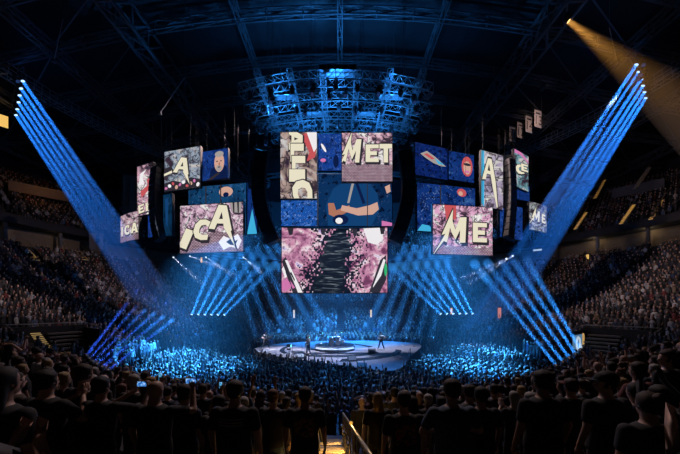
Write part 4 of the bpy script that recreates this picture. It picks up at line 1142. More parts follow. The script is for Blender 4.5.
screen('slim dark blue screen before the outermost grey screen', (514, 206), (522, 208), (512, 239), (523, 240), 33.8, 34.4, blue_video('video_slim_outer', 16, .55, .5, .4))

# curved hanging loudspeaker arrays
GRL = solid('speaker_grille', (.018, .018, .02), .7)
def line_array(label, px_top, py_top, px_bot, py_bot, d, bowpx, n, hook=0, yaw=0.0):
    A = at(px_top, py_top, d); t = thing('speaker_array', label, 'loudspeaker', A, 'curved speaker arrays'); pts = []
    for i in range(n + 1):
        s = i / n
        px = px_top + (px_bot - px_top) * s ** 2.2 * 1.0 + bowpx * math.sin(PI * s); pts.append(at(px, py_top + (py_bot - py_top) * s, d - .6 * s * s) - A)
    for i in range(n):
        p, q_ = pts[i], pts[i + 1]; dz = (p - q_); m = (p + q_) / 2; ax_ = dz.normalized(); bk = Vector((math.sin(yaw), math.cos(yaw), 0)); sd = ax_.cross(bk).normalized(); bk = sd.cross(ax_)
        M = Matrix((sd, bk, ax_)).transposed()
        b = bmesh.new(); vs = box(b, m, (1.25, .75, dz.length * .94), M, bevel=.03); o = obj('speaker_cabinet', b, BLACK, t)
        b = bmesh.new(); box(b, m - bk * .385, (1.12, .02, dz.length * .8), M); obj('grille', b, GRL, o)
    b = bmesh.new(); truss(b, [pts[0] + Vector((-.8, 0, .25)), pts[0] + Vector((0, 0, .25)), pts[0] + Vector((.8, 0, .25))], .4, .3, .04); obj('bumper_frame', b, STEEL, t)
    for x in (-.5, .5):
        b = bmesh.new(); bar(b, pts[0] + Vector((x, 0, .3)), (pts[0].x + x, 0, 26.3 - A.z), .014); obj('hoist_chain', b, BLACK, t)
line_array('black curved speaker array hanging left of the middle screens', 263, 152, 274, 243, 26.8, -6, 16)
line_array('black curved speaker array hanging right of the middle screens', 404, 152, 394, 243, 26.8, 6, 16)
line_array('black speaker array between the outer left screens and the high slanted A', 157, 168, 160, 240, 31.5, -3, 12, yaw=.5)
line_array('black speaker array between the long tailed A and the turquoise screen', 509, 160, 508, 238, 33.0, 2, 12, yaw=-.5)

# ------------------------------------------------------------------ lighting rig
rig_y = ((26.0, -9.4, 8.6, 26.6), (28.7, -9.8, 9.6, 26.6), (31.5, -9.4, 8.8, 26.6), (34.0, -8.2, 8.0, 26.6))
LAMPB = solid('lamp_housing', (.03, .03, .034), .4)
for i, (y, x0, x1, z) in enumerate(rig_y):
    t = thing('lighting_truss', ['cross truss of the blue lit rig, nearest of the four', 'cross truss of the blue lit rig, second of the four', 'cross truss of the blue lit rig, third of the four', 'cross truss of the blue lit rig, farthest of the four'][i], 'lighting truss', ((x0 + x1) / 2, y, z), 'rig over the stage')
    n = 22; pts = []
    for k in range(n + 1):
        x = x0 + (x1 - x0) * k / n - (x0 + x1) / 2; pts.append((x, 0 + .012 * x * x, -.006 * x * x))
    b = bmesh.new(); truss(b, pts, .9, .9, .045); obj('truss_frame', b, RIGM, t)
    for s in (-.7, -.25, .25, .7):
        x = s * (x1 - x0) / 2; b = bmesh.new(); bar(b, (x, .012 * x * x, .4 - .006 * x * x), (x, .012 * x * x, roof_z(x) - z - .4), .02); obj('hoist_chain', b, STEEL, t)
    for k in range(9):                                    # rows of unlit fixtures hanging under the truss
        x = (x0 + (x1 - x0) * (k + .5) / 9) - (x0 + x1) / 2; zz = -.006 * x * x; yy = .012 * x * x
        b = bmesh.new(); box(b, (x, yy, zz - .62), (.34, .3, .16)); bar(b, (x - .2, yy, zz - .95), (x - .2, yy, zz - .66), .04); bar(b, (x + .2, yy, zz - .95), (x + .2, yy, zz - .66), .04); lathe(b, [(.12, -.2), (.18, 0), (.18, .22)], 10, Matrix.Rotation(random.uniform(-.6, .6), 3, 'X'), (x, yy, zz - 1.0))
        obj('rig_lamp', b, LAMPB, t)
for i, x in enumerate((-7.6, -4.6, -1.6, 1.6, 4.6, 7.6)):
    t = thing('lighting_truss', '%s truss running away from the camera in the blue lit rig' % ['outermost left', 'second left', 'inner left', 'inner right', 'second right', 'outermost right'][i], 'lighting truss', (x, 30, 27.3), 'rig over the stage')
    b = bmesh.new(); truss(b, seg((0, -4.2, -.2), (0, 4.4, -.2), 12), .5, .5, .035); obj('truss_frame', b, RIGM, t)
for i, (x, y, w, h, lab) in enumerate(((-.2, 26.0, 3.4, .5, 'pale motor distro box in the middle of the rig'), (-5.6, 29.0, 2.2, .6, 'pale equipment box in the near part of the rig, left'), (5.2, 29.0, 2.4, .6, 'pale equipment box in the near part of the rig, right'), (-2.6, 31.6, 2.2, .5, 'pale equipment box deep in the rig, left'), (2.9, 31.6, 2.2, .5, 'pale equipment box deep in the rig, right'))):
    t = thing('equipment_box', lab, 'equipment box', (x, y, 27.25))
    b = bmesh.new(); box(b, (0, 0, .05), (w, .8, h), bevel=.03); o = obj('case', b, RIGM, t)
    for k in range(5):
        b = bmesh.new(); box(b, (w * (-.4 + .2 * k), -.41, .05), (w * .12, .03, h * .7)); obj('door_panel', b, LAMPB, o)

# ------------------------------------------------------------------ moving head lamps and the haze in their beams
def shared(f): b = bmesh.new(); f(b); return b
def _head(b): lathe(b, [(.10, -.28), (.17, -.22), (.19, .05), (.20, .20), (.20, .26)], 16)
def _lens(b): lathe(b, [(.17, .262), (.17, .272)], 16)
def _base(b): box(b, (0, 0, .42), (.44, .34, .16), bevel=.02)
def _yoke(b):
    for s in (-1, 1): box(b, (s * .235, 0, .17), (.05, .14, .40))
    box(b, (0, 0, .34), (.52, .16, .06))
HEAD_ME = mesh_of(shared(_head), 'lamp_head', LAMPB, True); BASE_ME = mesh_of(shared(_base), 'lamp_base', LAMPB); YOKE_ME = mesh_of(shared(_yoke), 'lamp_yoke', LAMPB)
LENS_ME = mesh_of(shared(_lens), 'lamp_lens', glow('lens_blue', (.45, .70, 1.0), 1.6))
LENSM = {'blue': LENS_ME.materials[0], 'white': glow('lens_white', (.8, .85, 1), 1.4), 'yellow': glow('lens_yellow', (1, .62, .22), 2.5), 'cyan': glow('lens_cyan', (.2, .9, 1), 1.6), 'dim': glow('lens_dim', (.012, .03, .10), 1.0), 'off': LAMPB}
HZ = {k: haze_mat('haze_' + k, d) for k, d in {'thick': .10, 'mid': .06, 'thin': .03}.items()}
COL = {'blue': (.02, .22, 1.0), 'indigo': (.03, .12, 1.0), 'cyan': (.035, .33, 1.0), 'white': (.62, .72, 1.0), 'yellow': (1.0, .44, .08), 'pink': (1.0, .45, .38), 'rose': (1.0, .74, .70), 'sky': (.03, .30, 1.0)}


def lamp(p, q, label, col='blue', energy=1000, r0=.17, r1=.8, hz='mid', group=None, up=False, lens='blue', beam=True, blend=.35, cone=None, scale=1.0, fade=1.25):
    p, q = Vector(p), Vector(q); d = q - p; L = d.length; d.normalize()
    t = thing('moving_head_lamp', label, 'stage lamp', p, group); t.scale = (1, 1, 1)
    rot = d.to_track_quat('Z', 'Y')
    b_ = link('base', BASE_ME, t); y_ = link('yoke', YOKE_ME, t)
    if up: b_.rotation_euler = (PI, 0, 0); y_.rotation_euler = (PI, 0, 0)
    h = link('head', HEAD_ME, t); h.rotation_mode = 'QUATERNION'; h.rotation_quaternion = rot
    ln = link('lens', LENS_ME, h); swap(ln, LENSM[lens])
    if scale != 1.0:
        for o in (b_, y_, h): o.scale = (scale,) * 3
    o_ = .28 * scale
    l = bpy.data.lights.new('lamp_light', 'AREA'); lo = bpy.data.objects.new('lamp_light', l); C.objects.link(lo)
    lo.parent = t; lo.location = d * (o_ + .012); lo.rotation_mode = 'QUATERNION'; lo.rotation_quaternion = (-d).to_track_quat('Z', 'Y')
    l.color = COL[col]; l.shape = 'DISK'
    if beam:                                              # a collimated disc of light, opening as wide as the beam
        l.size = 2 * r0; l.spread = 2 * math.atan((r1 - r0) / L) * fade; l.energy = energy * BEAM_GAIN
    else:
        l.size = .4; l.spread = cone; l.energy = energy * WASH_GAIN * cone ** 2
    if beam:
        b = bmesh.new(); bar(b, d * (o_ + .01), q - p, r0 * 1.0, 20, r1); me = mesh_of(b, 'light_beam', HZ[hz]); link('light_beam', me, t)
    return t


BEAM_GAIN, WASH_GAIN = .05, .02
o20 = ['first', 'second', 'third', 'fourth', 'fifth', 'sixth', 'seventh']
# upper fans from the catwalk
ul = [((21.0, 78.5), 30.0), ((19.3, 86), 31.0), ((18, 93), 32.1), ((17, 100), 33.2), ((15.8, 107), 34.3), ((14.6, 113), 35.4)]
E0, E1 = Vector((-19.0, 37.5, 2.2)), Vector((-27.0, 41.0, 3.4))
tr_ = thing('lamp_bar', 'truss arm under the catwalk carrying the row of blue lamps at the left', 'lamp bar', at(18, 96, 32.7))
b = bmesh.new(); c0 = at(18, 96, 32.7); truss(b, seg(at(21.5, 76, 29.6) - c0 + Vector((0, 0, .85)), at(14.2, 115, 35.9) - c0 + Vector((0, 0, .85)), 10), .4, .4, .04); obj('truss_frame', b, STEEL, tr_)
for k, ((px, py), d) in enumerate(ul):
    lamp(at(px, py, d), E0.lerp(E1, k / 5), 'lamp in the high left row, %s from the top, blue beam sloping down' % o20[k], 'blue', 1500, .17, .74, 'mid', 'high left beam lamps', fade=1.9)
ur = [((638.5, 61.5), 28.0), ((640.7, 69), 28.9), ((643, 76), 29.8), ((644.8, 83), 30.7), ((646.2, 89.5), 31.6), ((647.3, 95.5), 32.5)]
E0, E1 = Vector((16.5, 38.5, 2.2)), Vector((24.0, 41.5, 3.2))
tr_ = thing('lamp_bar', 'truss arm under the catwalk carrying the row of blue lamps at the right', 'lamp bar', at(643, 78, 30))
b = bmesh.new(); c0 = at(643, 78, 30); truss(b, seg(at(637.5, 58, 27.6) - c0 + Vector((0, 0, .85)), at(648, 98, 33) - c0 + Vector((0, 0, .85)), 10), .4, .4, .04); obj('truss_frame', b, STEEL, tr_)
for k, ((px, py), d) in enumerate(ur):
    lamp(at(px, py, d), E0.lerp(E1, k / 5), 'lamp in the high right row, %s from the top, blue beam sloping down' % o20[k], 'blue', 2100, .17, .78, 'mid', 'high right beam lamps', fade=1.9)
# low fans rising from the front of the stands
low = []
for k, (px, py) in enumerate(((557.5, 367), (564, 363.3), (570.5, 359.5), (576.5, 355.5), (581.5, 351))):
    p = at(px, py, 9.1 + .05 * k); e = at(474 + 13 * k, 263 - 1 * k, 26.5 + .6 * k); low.append(p)
    lamp(p, e, 'lamp low on the right, %s along the row, blue beam rising over the crowd' % o20[k], 'sky', 300, .055, .42, 'thin', 'low right beam lamps', True, scale=.36)
lampbar = []
for k, (px, py) in enumerate(((85.5, 356.5), (88.5, 359.5), (92, 362.5), (96, 365), (101, 368), (107, 371))):
    p = at(px, py, 9.0 - .1 * k); e = at(128 + 9 * k, 302 + 3.5 * k, 26); lampbar.append(p)
    lamp(p, e, 'lamp low on the left, %s along the row, dim indigo beam rising' % o20[k], 'indigo', 80, .05, .19, 'thin', 'low left beam lamps', True, 'blue', scale=.36)
for P, lab in ((low, 'slanting lamp bar on stands among the right seats'), (lampbar, 'slanting lamp bar on stands among the left seats')):
    A, B = P[0].copy(), P[-1].copy(); A.z -= .26; B.z -= .26; c0 = (A + B) / 2; t = thing('lamp_bar', lab, 'lamp bar', c0)
    b = bmesh.new(); bar(b, A - c0, B - c0, .035); obj('crossbar', b, STEEL, t)
    for Q in (A, B):
        b = bmesh.new(); bar(b, Q - c0, (Q.x - c0.x, Q.y - c0.y, ground_z(Q.x, Q.y) - c0.z), .025); obj('stand', b, STEEL, t)
# mid fans behind the stage
for k in range(6):
    px = 191 + 6.4 * k; p = at(px, 316.2, 39); e = at(222 + 11.5 * k, 240 + 4 * k, 37)
    lamp(p, e, 'lamp on the bar under the I C A screen, %s in line, beam leaning inward' % o20[k], 'sky', 1500 - 100 * k, .14, .70, 'mid', 'left fan lamps', True)
for k in range(6):
    px = 442 + 6.3 * k; p = at(px, 315.3, 39); e = at(386 + 9.2 * k, 262 - 5.6 * k, 37)
    lamp(p, e, 'lamp on the bar under the M E screen, %s in line, beam leaning inward' % o20[k], 'sky', 1000 + 100 * k, .14, .70, 'mid', 'right fan lamps', True)
for x0, x1, lab in ((188, 227, 'lamp bar on two stands behind the stage, left'), (438, 478, 'lamp bar on two stands behind the stage, right')):
    A, B = at(x0, 316.2, 39), at(x1, 316.2, 39); A.z -= .6; B.z -= .6; c0 = (A + B) / 2
    t = thing('lamp_bar', lab, 'lamp bar', c0); b = bmesh.new(); truss(b, seg(A - c0, B - c0, 8), .4, .3, .04); obj('truss_frame', b, STEEL, t)
    for P in (A, B):
        b = bmesh.new(); g = ground_z(P.x, P.y); bar(b, P - c0, (P.x - c0.x, P.y - c0.y, g - c0.z), .06); obj('stand', b, STEEL, t)
# broad soft shafts falling from behind the low screen onto the crowd
for k in range(6):
    p = at(228 + 9 * k, 246 - 1 * k, 33.5); e = at(256 + 15 * k, 337 - 1.2 * k, 38)
    lamp(p, e, 'lamp behind the left screens, %s of the soft shafts falling to the crowd' % o20[k], 'sky', 620, .35, .62, 'mid', 'left shaft lamps', False, 'off', blend=.6)
for k in range(6):
    p = at(452 - 9 * k, 246 - 1 * k, 33.5); e = at(431 - 13 * k, 337 - 1.2 * k, 38)
    lamp(p, e, 'lamp behind the right screens, %s of the soft shafts falling to the crowd' % o20[k], 'sky', 620, .35, .62, 'mid', 'right shaft lamps', False, 'off', blend=.6)
# thin white beams
for k, (a, c) in enumerate((((173, 257), (203, 284)), ((189.5, 256), (222, 268)), ((205.5, 257), (234, 276)), ((243, 257), (262, 273)))):
    lamp(at(*a, 40), at(*c, 34), 'small lamp at the left, %s of four, thin white beam pointing inward' % o20[k], 'white', 150, .10, .40, 'mid', 'small white lamps', False, 'white', scale=.6)
for k, (a, c) in enumerate((((507, 258.5), (459, 279)), ((513.5, 255.5), (468, 284)))):
    lamp(at(*a, 38), at(*c, 33), '%s small lamp on the right with a thin white beam pointing inward' % ['upper', 'lower'][k], 'white', 240, .10, .36, 'mid', 'small white lamps', False, 'white', scale=.6)
# warm follow spot
lamp(at(566.5, 19.5, 26.5), at(770, 176, 23.0), 'lone warm yellow follow spot under the roof at the right', 'yellow', 800,   .18, 2.9, 'mid', None, False, 'yellow', blend=.6)
# cyan lamps on the deck
for k, (a, c, lab) in enumerate((((289, 345.5), (304, 347.5), 'low cyan lamp at the back of the deck, farthest left'), ((307.5, 337.5), (325, 341), 'cyan lamp behind the standing guitarist'), ((321, 333), (336, 336.5), 'cyan lamp behind the drum riser'))):
    d = F * (EZ - DECK - .55) / (a[1] + 5 - Y0); d = min(d, 36)
    p = at(a[0], a[1], d); p.z = max(p.z, DECK + .6)
    lamp(p, at(c[0], c[1], d - .5), lab, 'cyan', 40, .16, .32, 'thick', 'deck lamps', True, 'cyan', scale=.8)

# lamps that only light things (washes from the rig and added fill lamps)
def wash(p, q, label, col, energy, cone, blend=.6):
    lamp(p, q, label, col, energy, .25, 1, 'mid', 'wash lamps in the rig', False, 'dim', False, blend, cone)
wash((-6.5, 27.0, 25.3), (-10.5, 19.5, 1.5), 'rig lamp washing the crowd left of the stage in cyan', 'cyan', 1331200, .40)
wash((-7.6, 28.5, 25.3), (-15.0, 25, 1.5), 'rig lamp washing the far left floor crowd in cyan', 'cyan', 1081600, .34)
wash((-7.8, 31.0, 25.3), (-19, 32, 3), 'rig lamp washing the stand left of the stage in blue', 'blue', 55000, .62, .9)
wash((7.0, 27.0, 25.3), (9.0, 20.5, 1.5), 'rig lamp washing the crowd right of the stage in cyan', 'cyan', 1331200, .36)
wash((7.6, 28.5, 25.3), (14.0, 27, 1.5), 'rig lamp washing the far right floor crowd in cyan', 'cyan', 1081600, .34)
wash((7.8, 31.0, 25.3), (19, 32, 3), 'rig lamp washing the stand right of the stage in blue', 'blue', 55000, .62, .9)
wash((0.5, 31.0, 25.3), (0, 42, 1.5), 'rig lamp washing the crowd behind the stage in blue', 'sky', 330000, .95)
wash((0.5, 26.2, 25.3), (0, 17, 1.5), 'rig lamp washing the floor crowd before the stage in blue', 'sky', 45000, .75)
wash((-1.0, 26.5, 25.3), (-1.5, 28, 1.2), 'rig lamp over the middle of the deck', 'white', 62000, .62)
wash((1.5, 28.6, 25.3), (5.5, 31.5, 1.2), 'rig lamp over the far tip of the deck', 'white', 46000, .36)
wash((-3.5, 28.6, 25.3), (-6.6, 29.5, 1.2), 'rig lamp over the long tip of the deck', 'white', 50000, .30)
wash((0, 33.5, 25.3), (0.4, 30.6, 1.6), 'rig lamp on the drum riser', 'cyan', 120000, .22)
wash((-8.8, 34.0, 25.2), (-17.0, 29.5, 1), 'rig lamp with a warm pink patch on the left crowd', 'pink', 26000, .14)
wash((8.6, 34.0, 25.2), (14.5, 30.0, 1), 'rig lamp with a warm pink patch on the right crowd', 'pink', 26000, .14)
wash((-9.0, 30, 25.2), (-34, 30, 10), 'added fill lamp spilling dim rosy light over the left stands', 'rose', 15000, 1.5, .9)  # added fill for the left stands, in place of dim house lights
wash((9.0, 30, 25.2), (34, 30, 10), 'added fill lamp spilling dim rosy light over the right stands', 'rose', 15000, 1.5, .9)  # the same added fill, mirrored for the right stands
wash((9.2, 28.4, 25.2), (50, 40, 22), 'added fill lamp spilling light over the right upper deck', 'rose', 6500, .9, .9)  # made-up lamp, put in to lift the dark right upper deck
wash((-9.2, 28.4, 25.2), (-50, 40, 20), 'added fill lamp spilling dim light over the left upper deck', 'rose', 1300, .9, .9)  # weaker made-up counterpart for the left upper deck
wash((-2.5, 26.2, 25.3), (-6, 6, 5), 'added fill lamp spilling dim light towards the near seats, left', 'rose', 9500, .9, .9)  # added so the near heads get a pale rim of light
wash((3.5, 26.2, 25.3), (6, 6, 5), 'added fill lamp spilling dim light towards the near seats, right', 'rose', 9500, .9, .9)  # right half of the fill added for the near heads
wash((23.5, 33.0, 31.0), (30, 45, 32), 'added small lamp on the catwalk lighting the jersey banners', 'rose', 2600, .8, .9)  # lamp added only to brighten the banners
wash((-34.5, 36.0, 26.5), (-50.5, 48, 25.2), 'small warm lamp lighting an orange brown wall panel under the left roof', 'yellow', 2600, .5, .9)
wash((-33.2, 29.2, 29.0), tuple(M1 + Vector((0, 0, 1.2))), 'added fill spot on the left lamp bar, aimed at the bass player', 'white', 330000, .075)  # spot added to brighten the dark bass player
wash((30.2, 28.4, 29.0), tuple(M3 + Vector((0, 0, 1.2))), 'added fill spot on the right lamp bar, aimed at the lone guitarist', 'white', 330000, .075)  # added spot without a visible beam, for the lone guitarist
wash((29.6, 27.6, 29.3), tuple(M2 + Vector((0, 0, 1.2))), 'added fill spot on the right lamp bar, aimed at the guitarist at the microphone', 'white', 300000, .07)  # added to bring this guitarist out of the dark
wash((0, 34.3, 25.3), (0, 88, 23), 'added rig lamp throwing dim blue over the far upper deck', 'sky', 260000, 1.3, .9)  # added to turn the background blue so the speaker arrays stand out
wash((30.6, 29.0, 29.0), (DC.x, DC.y - .3, DECK + 1.1), 'added fill spot on the right lamp bar, aimed at the drum kit', 'white', 240000, .12)  # extra spot put in to brighten the drum kit
# blue uplight of the rig, from lamps standing on the screens' tops
for x, y, e in ((-6.2, 29.5, 8000), (-.5, 28.6, 11000), (5.6, 29.5, 8000), (-3.5, 33, 6500), (3.2, 33, 6500)):
    lamp((x, y, 22.2), (x * 1.0, y + .3, 27), 'lamp on the screen frames, lighting the rig in blue, %s' % ('at the middle' if abs(x) < 1 else ('left' if x < 0 else 'right') + (' front' if y < 31 else ' rear')), 'sky', e, .25, 1, 'mid', 'rig uplights', True, 'off', False, .8, 1.7)

# haze over the stage
b = bmesh.new(); lathe(b, [(17, 0.05), (21, 3), (20, 8.5), (14, 11.5), (6, 12.6)], 40, None, (0, 34, 0))
hz = obj('haze', b, haze_mat('stage_haze', .0021)); tag(hz, 'thin blue stage haze hanging over the stage and its crowd', 'haze', kind='stuff')

# ------------------------------------------------------------------ things round the hall
def text_mesh(s, size, mat):
    c = bpy.data.curves.new('t', 'FONT'); c.body = s; c.size = size; c.align_x = 'CENTER'; c.align_y = 'CENTER'; c.extrude = .01
    o = bpy.data.objects.new('t', c); C.objects.link(o); dg = bpy.context.evaluated_depsgraph_get(); dg.update()
    me = bpy.data.meshes.new_from_object(o.evaluated_get(dg)); bpy.data.objects.remove(o); me.materials.clear(); me.materials.append(mat)
    return me


BANM = solid('banner_cloth', (.55, .46, .40), .9, 0, .15, 3); BANI = solid('banner_ink', (.05, .03, .03), .9)
for k, (px, py, num, d) in enumerate(((500.5, 141.5, '22', 51), (507.5, 138, '7', 48.5), (512.5, 134.5, '21', 46.5), (520.5, 130.5, '12', 43.5), (529, 124.5, '14', 41.5), (538, 119, '13', 39.5))):
    P = at(px, py, d); t = thing('banner', 'hanging cloth jersey banner with the number %s' % num, 'banner', P, 'jersey banners under the roof', .35 - PI * 0)
    b = bmesh.new(); box(b, (0, 0, 0), (1.35, .04, 2.35)); obj('cloth', b, BANM, t)
    b = bmesh.new(); bar(b, (-.8, 0, 1.22), (.8, 0, 1.22), .04); obj('rod', b, STEEL, t)
    o = link('number', text_mesh(num, 1.75, BANI), t, (0, -.04, -.25)); o.rotation_euler = (PI / 2, 0, 0)
    b = bmesh.new(); box(b, (0, -.03, .75), (.9, .02, .22)); obj('name_strip', b, BANI, t)
    for x in (-.7, .7):
        b = bmesh.new(); bar(b, (x, 0, 1.25), (x, 0, max(1.6, roof_z(P.x) - P.z)), .012); obj('cable', b, STEEL, t)

# amber lit aisle stairs of the upper deck and the left stands
STEPM = solid('pale_step', (.4, .36, .3), .8)
def lit_aisle(px0, py0, px1, py1, d0, d1, label, n, w=.9, bright=1.0):
    A, B = at(px0, py0, d0), at(px1, py1, d1); t = thing('lit_stairs', label, 'stairs', A, 'amber lit aisle stairs')
    D = B - A; sd = Vector((D.y, -D.x, 0)).normalized(); b = bmesh.new()
    M = Matrix((sd, Vector((D.x, D.y, 0)).normalized(), Vector((0, 0, 1)))).transposed()
    for i in range(n): box(b, D * ((i + .5) / n) - Vector((0, 0, .12)), (w, Vector((D.x, D.y, 0)).length / n, .16), M)
    obj('flight', b, STEPM, t); b = bmesh.new()
    for i in range(n): box(b, D * ((i + .1) / n), (w, .10, .05), M)
    obj('step_lights', b, glow('amber_aisle_%d' % len(bpy.data.materials), (1.0, .50, .10), bright), t)
    b = bmesh.new(); tube(b, [sd * w * .6 + D * (i / 6) + Vector((0, 0, .9)) for i in range(7)], .05, 5); obj('handrail', b, RAILM, t)
    return t
lit_aisle(634, 189, 649.5, 167, 46, 49.5, 'amber lit aisle stairs highest up in the right upper deck', 14, .5, 1.0)
lit_aisle(621, 223.5, 634.5, 204, 43, 46.5, 'amber lit aisle stairs just under the highest ones on the right', 14, .42, 1.1)
lit_aisle(649.5, 221, 663.5, 199, 42, 45.5, 'amber lit aisle stairs nearest the edge on the right', 14, .42, 1.1)
lit_aisle(575, 229, 587, 211.5, 46, 48.5, 'amber lit aisle stairs at the lower edge of the big blue beams', 12, .4, .9)
lit_aisle(595, 198, 605, 179, 49, 51.5, 'amber lit aisle stairs beside the pale wall panel', 11, .45, .6)
lit_aisle(36.5, 260, 22, 245.5, 38, 41, 'dim amber lit aisle stairs on the left, nearest the edge', 14, .7, .22)
lit_aisle(65.5, 257, 56, 240, 44, 47, 'dim amber lit aisle stairs on the left, second from the edge', 14, .7, .18)
lit_aisle(85.5, 259.5, 78, 251, 45, 47, 'short dim amber lit stairs on the left, third from the edge', 9, .8, .2)

def panel(name, label, cat, px, py, d, w, h, mat, dep=.15, frame=True):
    P = at(px, py, d); t = thing(name, label, cat, P, None, math.atan2(P.x, P.y) * -1)
    b = bmesh.new(); box(b, (0, 0, 0), (w, .02, h)); obj('face', b, mat, t)
    b = bmesh.new(); box(b, (0, dep / 2 + .02, 0), (w + .12, dep, h + .12), bevel=.02); obj('case', b, BLACK, t)
    return t
panel('lit_sign', 'bright yellow lit sign at the left edge under the roof', 'sign', 1.5, 120.5, 36, 1.1, 1.5, glow('sign_yellow', (1.0, .60, .15), .9))
panel('lit_sign', 'small yellow lit sign low at the left edge', 'sign', .8, 258, 38, .35, 1.2, glow('sign_pale_yellow', (.8, .6, .1), .7))
panel('exit_light', 'amber upright exit light over the crowd on the right, nearer the edge', 'exit light', 650.5, 256.5, 43, .35, 1.3, glow('exit_amber', (1.0, .45, .05), .9))
panel('exit_light', 'amber upright exit light over the crowd on the right, nearer the beams', 'exit light', 587.5, 258.5, 46, .35, 1.3, glow('exit_amber_pale', (1.0, .62, .18), .7))
panel('exit_light', 'amber exit light under the pink I C A screen', 'exit light', 201.5, 260, 60, .35, 1.1, glow('exit_orange', (.9, .45, .02), .8))
panel('exit_light', 'white upright lamp behind the stage below the low screen, left', 'exit light', 294, 314, 46, .26, 1.3, glow('exit_white', (.8, .75, .7), .9))
panel('exit_light', 'orange white upright lamp behind the stage below the low screen, right', 'exit light', 371, 313.5, 46, .26, 1.2, glow('exit_white_orange', (.95, .7, .45), .9))
panel('exit_light', 'orange upright light at the foot of the right lamp bar', 'exit light', 451.5, 311, 45, .3, 1.0, glow('exit_orange_b', (.9, .5, .2), .8))
panel('exit_light', 'pink orange upright light beside the low right beams', 'exit light', 499.5, 313, 38, .4, 1.4, glow('exit_salmon', (.9, .3, .22), .6))
panel('suite_screen', 'small white screen on the suite level at the right edge', 'screen', 671.5, 245, 41, 1.3, .75, glow('suite_white', (.55, .58, .6), .7))
panel('suite_screen', 'small grey white screen high in the right upper deck', 'screen', 672.5, 218, 42, .75, .6, glow('suite_grey', (.4, .43, .45), .7))
panel('suite_screen', 'small white screen behind the big right beams', 'screen', 537.5, 250, 52, 1.3, .3, glow('suite_pale', (.5, .65, .8), .8))
# pale wall pieces
for px, py, d, w, h, mat, lab in ((665 - 28, 189, 50, 6.4, 1.6, CONC2, 'pale grey wall panel with a fringe below, right upper deck'), (40, 192, 48, 7.0, 1.5, BEIGE, 'long orange brown wall panel under the left roof'), (126, 195, 53, 1.0, 7.2, BEIGE, 'tall beige wall strip beside the tall pink screen'), (132.5, 195, 53, .9, 7.0, BEIGE, 'second tall beige wall strip beside the tall pink screen'), (92.5, 242, 47, .85, 2.5, CONC2, 'pale door leaf in the left stands, wider of two'), (101.5, 242, 47, .5, 2.6, CONC2, 'pale door leaf in the left stands, narrower of two')):
    P = at(px, py, d); t = thing('wall_panel', lab, 'wall panel', P, None, -math.atan2(P.x, P.y)); b = bmesh.new(); box(b, (0, 0, 0), (w, .2, h), bevel=.02); obj('board', b, mat, t)
    b = bmesh.new(); box(b, (0, -.02, h / 2 + .06), (w + .1, .26, .12)); obj('cap', b, STEEL, t)
# long pale poles hanging from the roof
for pts, lab in ((((62.8, 19), (54, 61)), 'thin pale pole hanging from the roof at the left'), (((609.5, 28), (617, 62)), 'thin pale pole hanging from the roof at the right'), (((185, 77), (160, 113)), 'thin slanting cable under the roof beside the left truss')):
    A, B = at(*pts[0], 27), at(*pts[1], 27 + .5); t = thing('hanging_pole', lab, 'pole', A); b = bmesh.new(); tube(b, [(0, 0, 0), (B - A) * .5, B - A], .04, 6); obj('pole', b, RIGM, t)
    b = bmesh.new(); box(b, (B - A), (.25, .25, .3)); obj('end_box', b, STEEL, t)
    b = bmesh.new(); bar(b, (0, 0, 0), (0, 0, max(.3, roof_z(A.x) - A.z)), .02); obj('cable', b, STEEL, t)

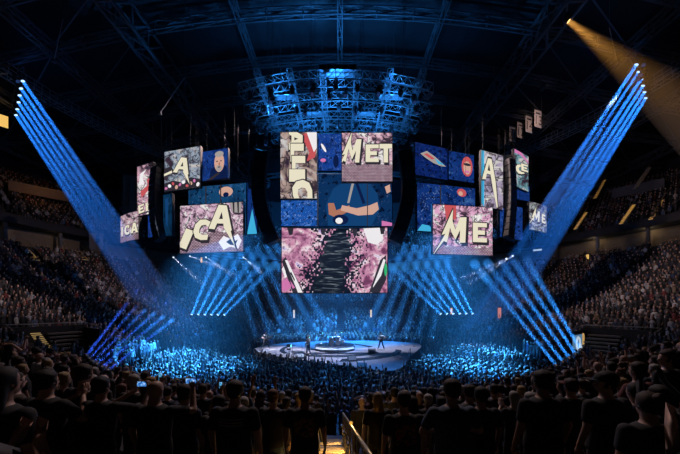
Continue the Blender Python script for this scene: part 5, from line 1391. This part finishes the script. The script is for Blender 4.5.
# stairwells cut into the lower stands
for i, (x, y) in enumerate(PORTALS):
    s = -1 if x < 0 else 1; g = ground_z(x, y); rot = math.atan2(-(0 - x), -(y - CY) * 1 + 0) if False else (0.95 if s < 0 else -0.95)
    t = thing('stairwell', ['concrete stairwell with amber lit steps cut into the left stands', 'concrete stairwell with a pale blue emblem cut into the right stands'][i], 'stairwell', (x, y, g), None, rot)
    for nm, c, sz in (('side_wall', (-2.2, .2, .3), (.2, 4.2, 2.6)), ('side_wall', (2.2, .2, .3), (.2, 4.2, 2.6)), ('back_wall', (0, 2.3, .5), (4.6, .2, 2.6))):
        b = bmesh.new(); box(b, c, sz, bevel=.02); obj(nm, b, CONC, t)
    b = bmesh.new(); tube(b, [(-2.2, -1.9, 1.75), (-2.2, 2.3, 2.0), (2.2, 2.3, 2.0), (2.2, -1.9, 1.75)], .05, 6); obj('handrail', b, RIGM, t)
    b = bmesh.new()
    for k in range(7): box(b, (.9 * s * -1, 1.9 - .5 * k, 1.2 - .26 * k), (2.0, .5, .12))
    fl = obj('flight', b, CONC2, t)
    if i == 0:
        b = bmesh.new()
        for k in range(10): box(b, (-.75, 1.9 - .46 * k, 1.30 - .10 * k), (.55, .08, .05))
        obj('step_lights', b, glow('stairwell_amber', (.85, .55, .22), .4), t)
    else:
        b = bmesh.new(); box(b, (-2.08, -.2, .55), (.06, 2.2, 1.5)); e = obj('emblem_board', b, glow('emblem_blue', (.10, .22, .36), .8), t)
        b = bmesh.new(); tube(b, [(-2.03, -.25 + .42 * math.cos(a * PI / 10), .62 + .5 * math.sin(a * PI / 10)) for a in range(20)], .09, 4, True); obj('emblem_ring', b, glow('emblem_white', (.55, .68, .8), .8), e)
        b = bmesh.new(); bar(b, (-2.03, .2, .6), (-2.03, .75, -.1), .09); obj('emblem_leg', b, bpy.data.materials['emblem_white'], e)
        b = bmesh.new(); box(b, (-2.04, 1.15, .8), (.08, .3, 1.1)); obj('amber_strip', b, glow('emblem_amber', (.6, .36, .12), .8), t)
# suite level lamps
for i, a in enumerate((-.12, .02, .16, .30, .44, PI + .1, PI - .05, PI - .2, PI - .35)):
    P = Vector(((rt + 1.6) * math.cos(a), CY + (rt + 1.6) * math.sin(a), z_up(0) - 1.15))
    t = thing('ceiling_lamp', 'small warm ceiling lamp inside the suite level, %s of the %s ones' % (o20[i if i < 5 else i - 5], 'right' if i < 5 else 'left'), 'lamp', P, 'suite lamps')
    b = bmesh.new(); lathe(b, [(.2, 0), (.22, .06), (.2, .12)], 14); obj('shade', b, LAMPB, t)
    l = bpy.data.lights.new('suite_light', 'POINT'); l.energy = 20 if i < 5 else 1.5; l.color = (1, .75, .45); l.shadow_soft_size = .1
    lo = bpy.data.objects.new('suite_light', l); C.objects.link(lo); lo.parent = t; lo.location = (0, 0, -.3)

# ------------------------------------------------------------------ world, camera, output
w = bpy.data.worlds.new('World'); S.world = w; w.use_nodes = True
bg = w.node_tree.nodes['Background']; bg.inputs['Color'].default_value = (.25, .4, .6, 1); bg.inputs['Strength'].default_value = 0.0
cd = bpy.data.cameras.new('camera'); co = bpy.data.objects.new('camera', cd); C.objects.link(co)
co.location = (0, 0, EZ); co.rotation_euler = (PI / 2, 0, 0); cd.sensor_width = 36; cd.lens = 36 * F / 680; cd.shift_y = (Y0 - 227) / 680
cd.clip_start = .05; cd.clip_end = 400
S.camera = co
vs = S.view_settings; vs.view_transform = 'Standard'; vs.look = 'None'; vs.gamma = 1; vs.use_curve_mapping = False; vs.exposure = 0
S.display_settings.display_device = 'sRGB'
cy = S.cycles; cy.use_denoising = True; cy.use_adaptive_sampling = False; cy.max_bounces = 5; cy.diffuse_bounces = 2; cy.glossy_bounces = 2; cy.volume_bounces = 0; cy.transparent_max_bounces = 24
cy.sample_clamp_indirect = 2.0
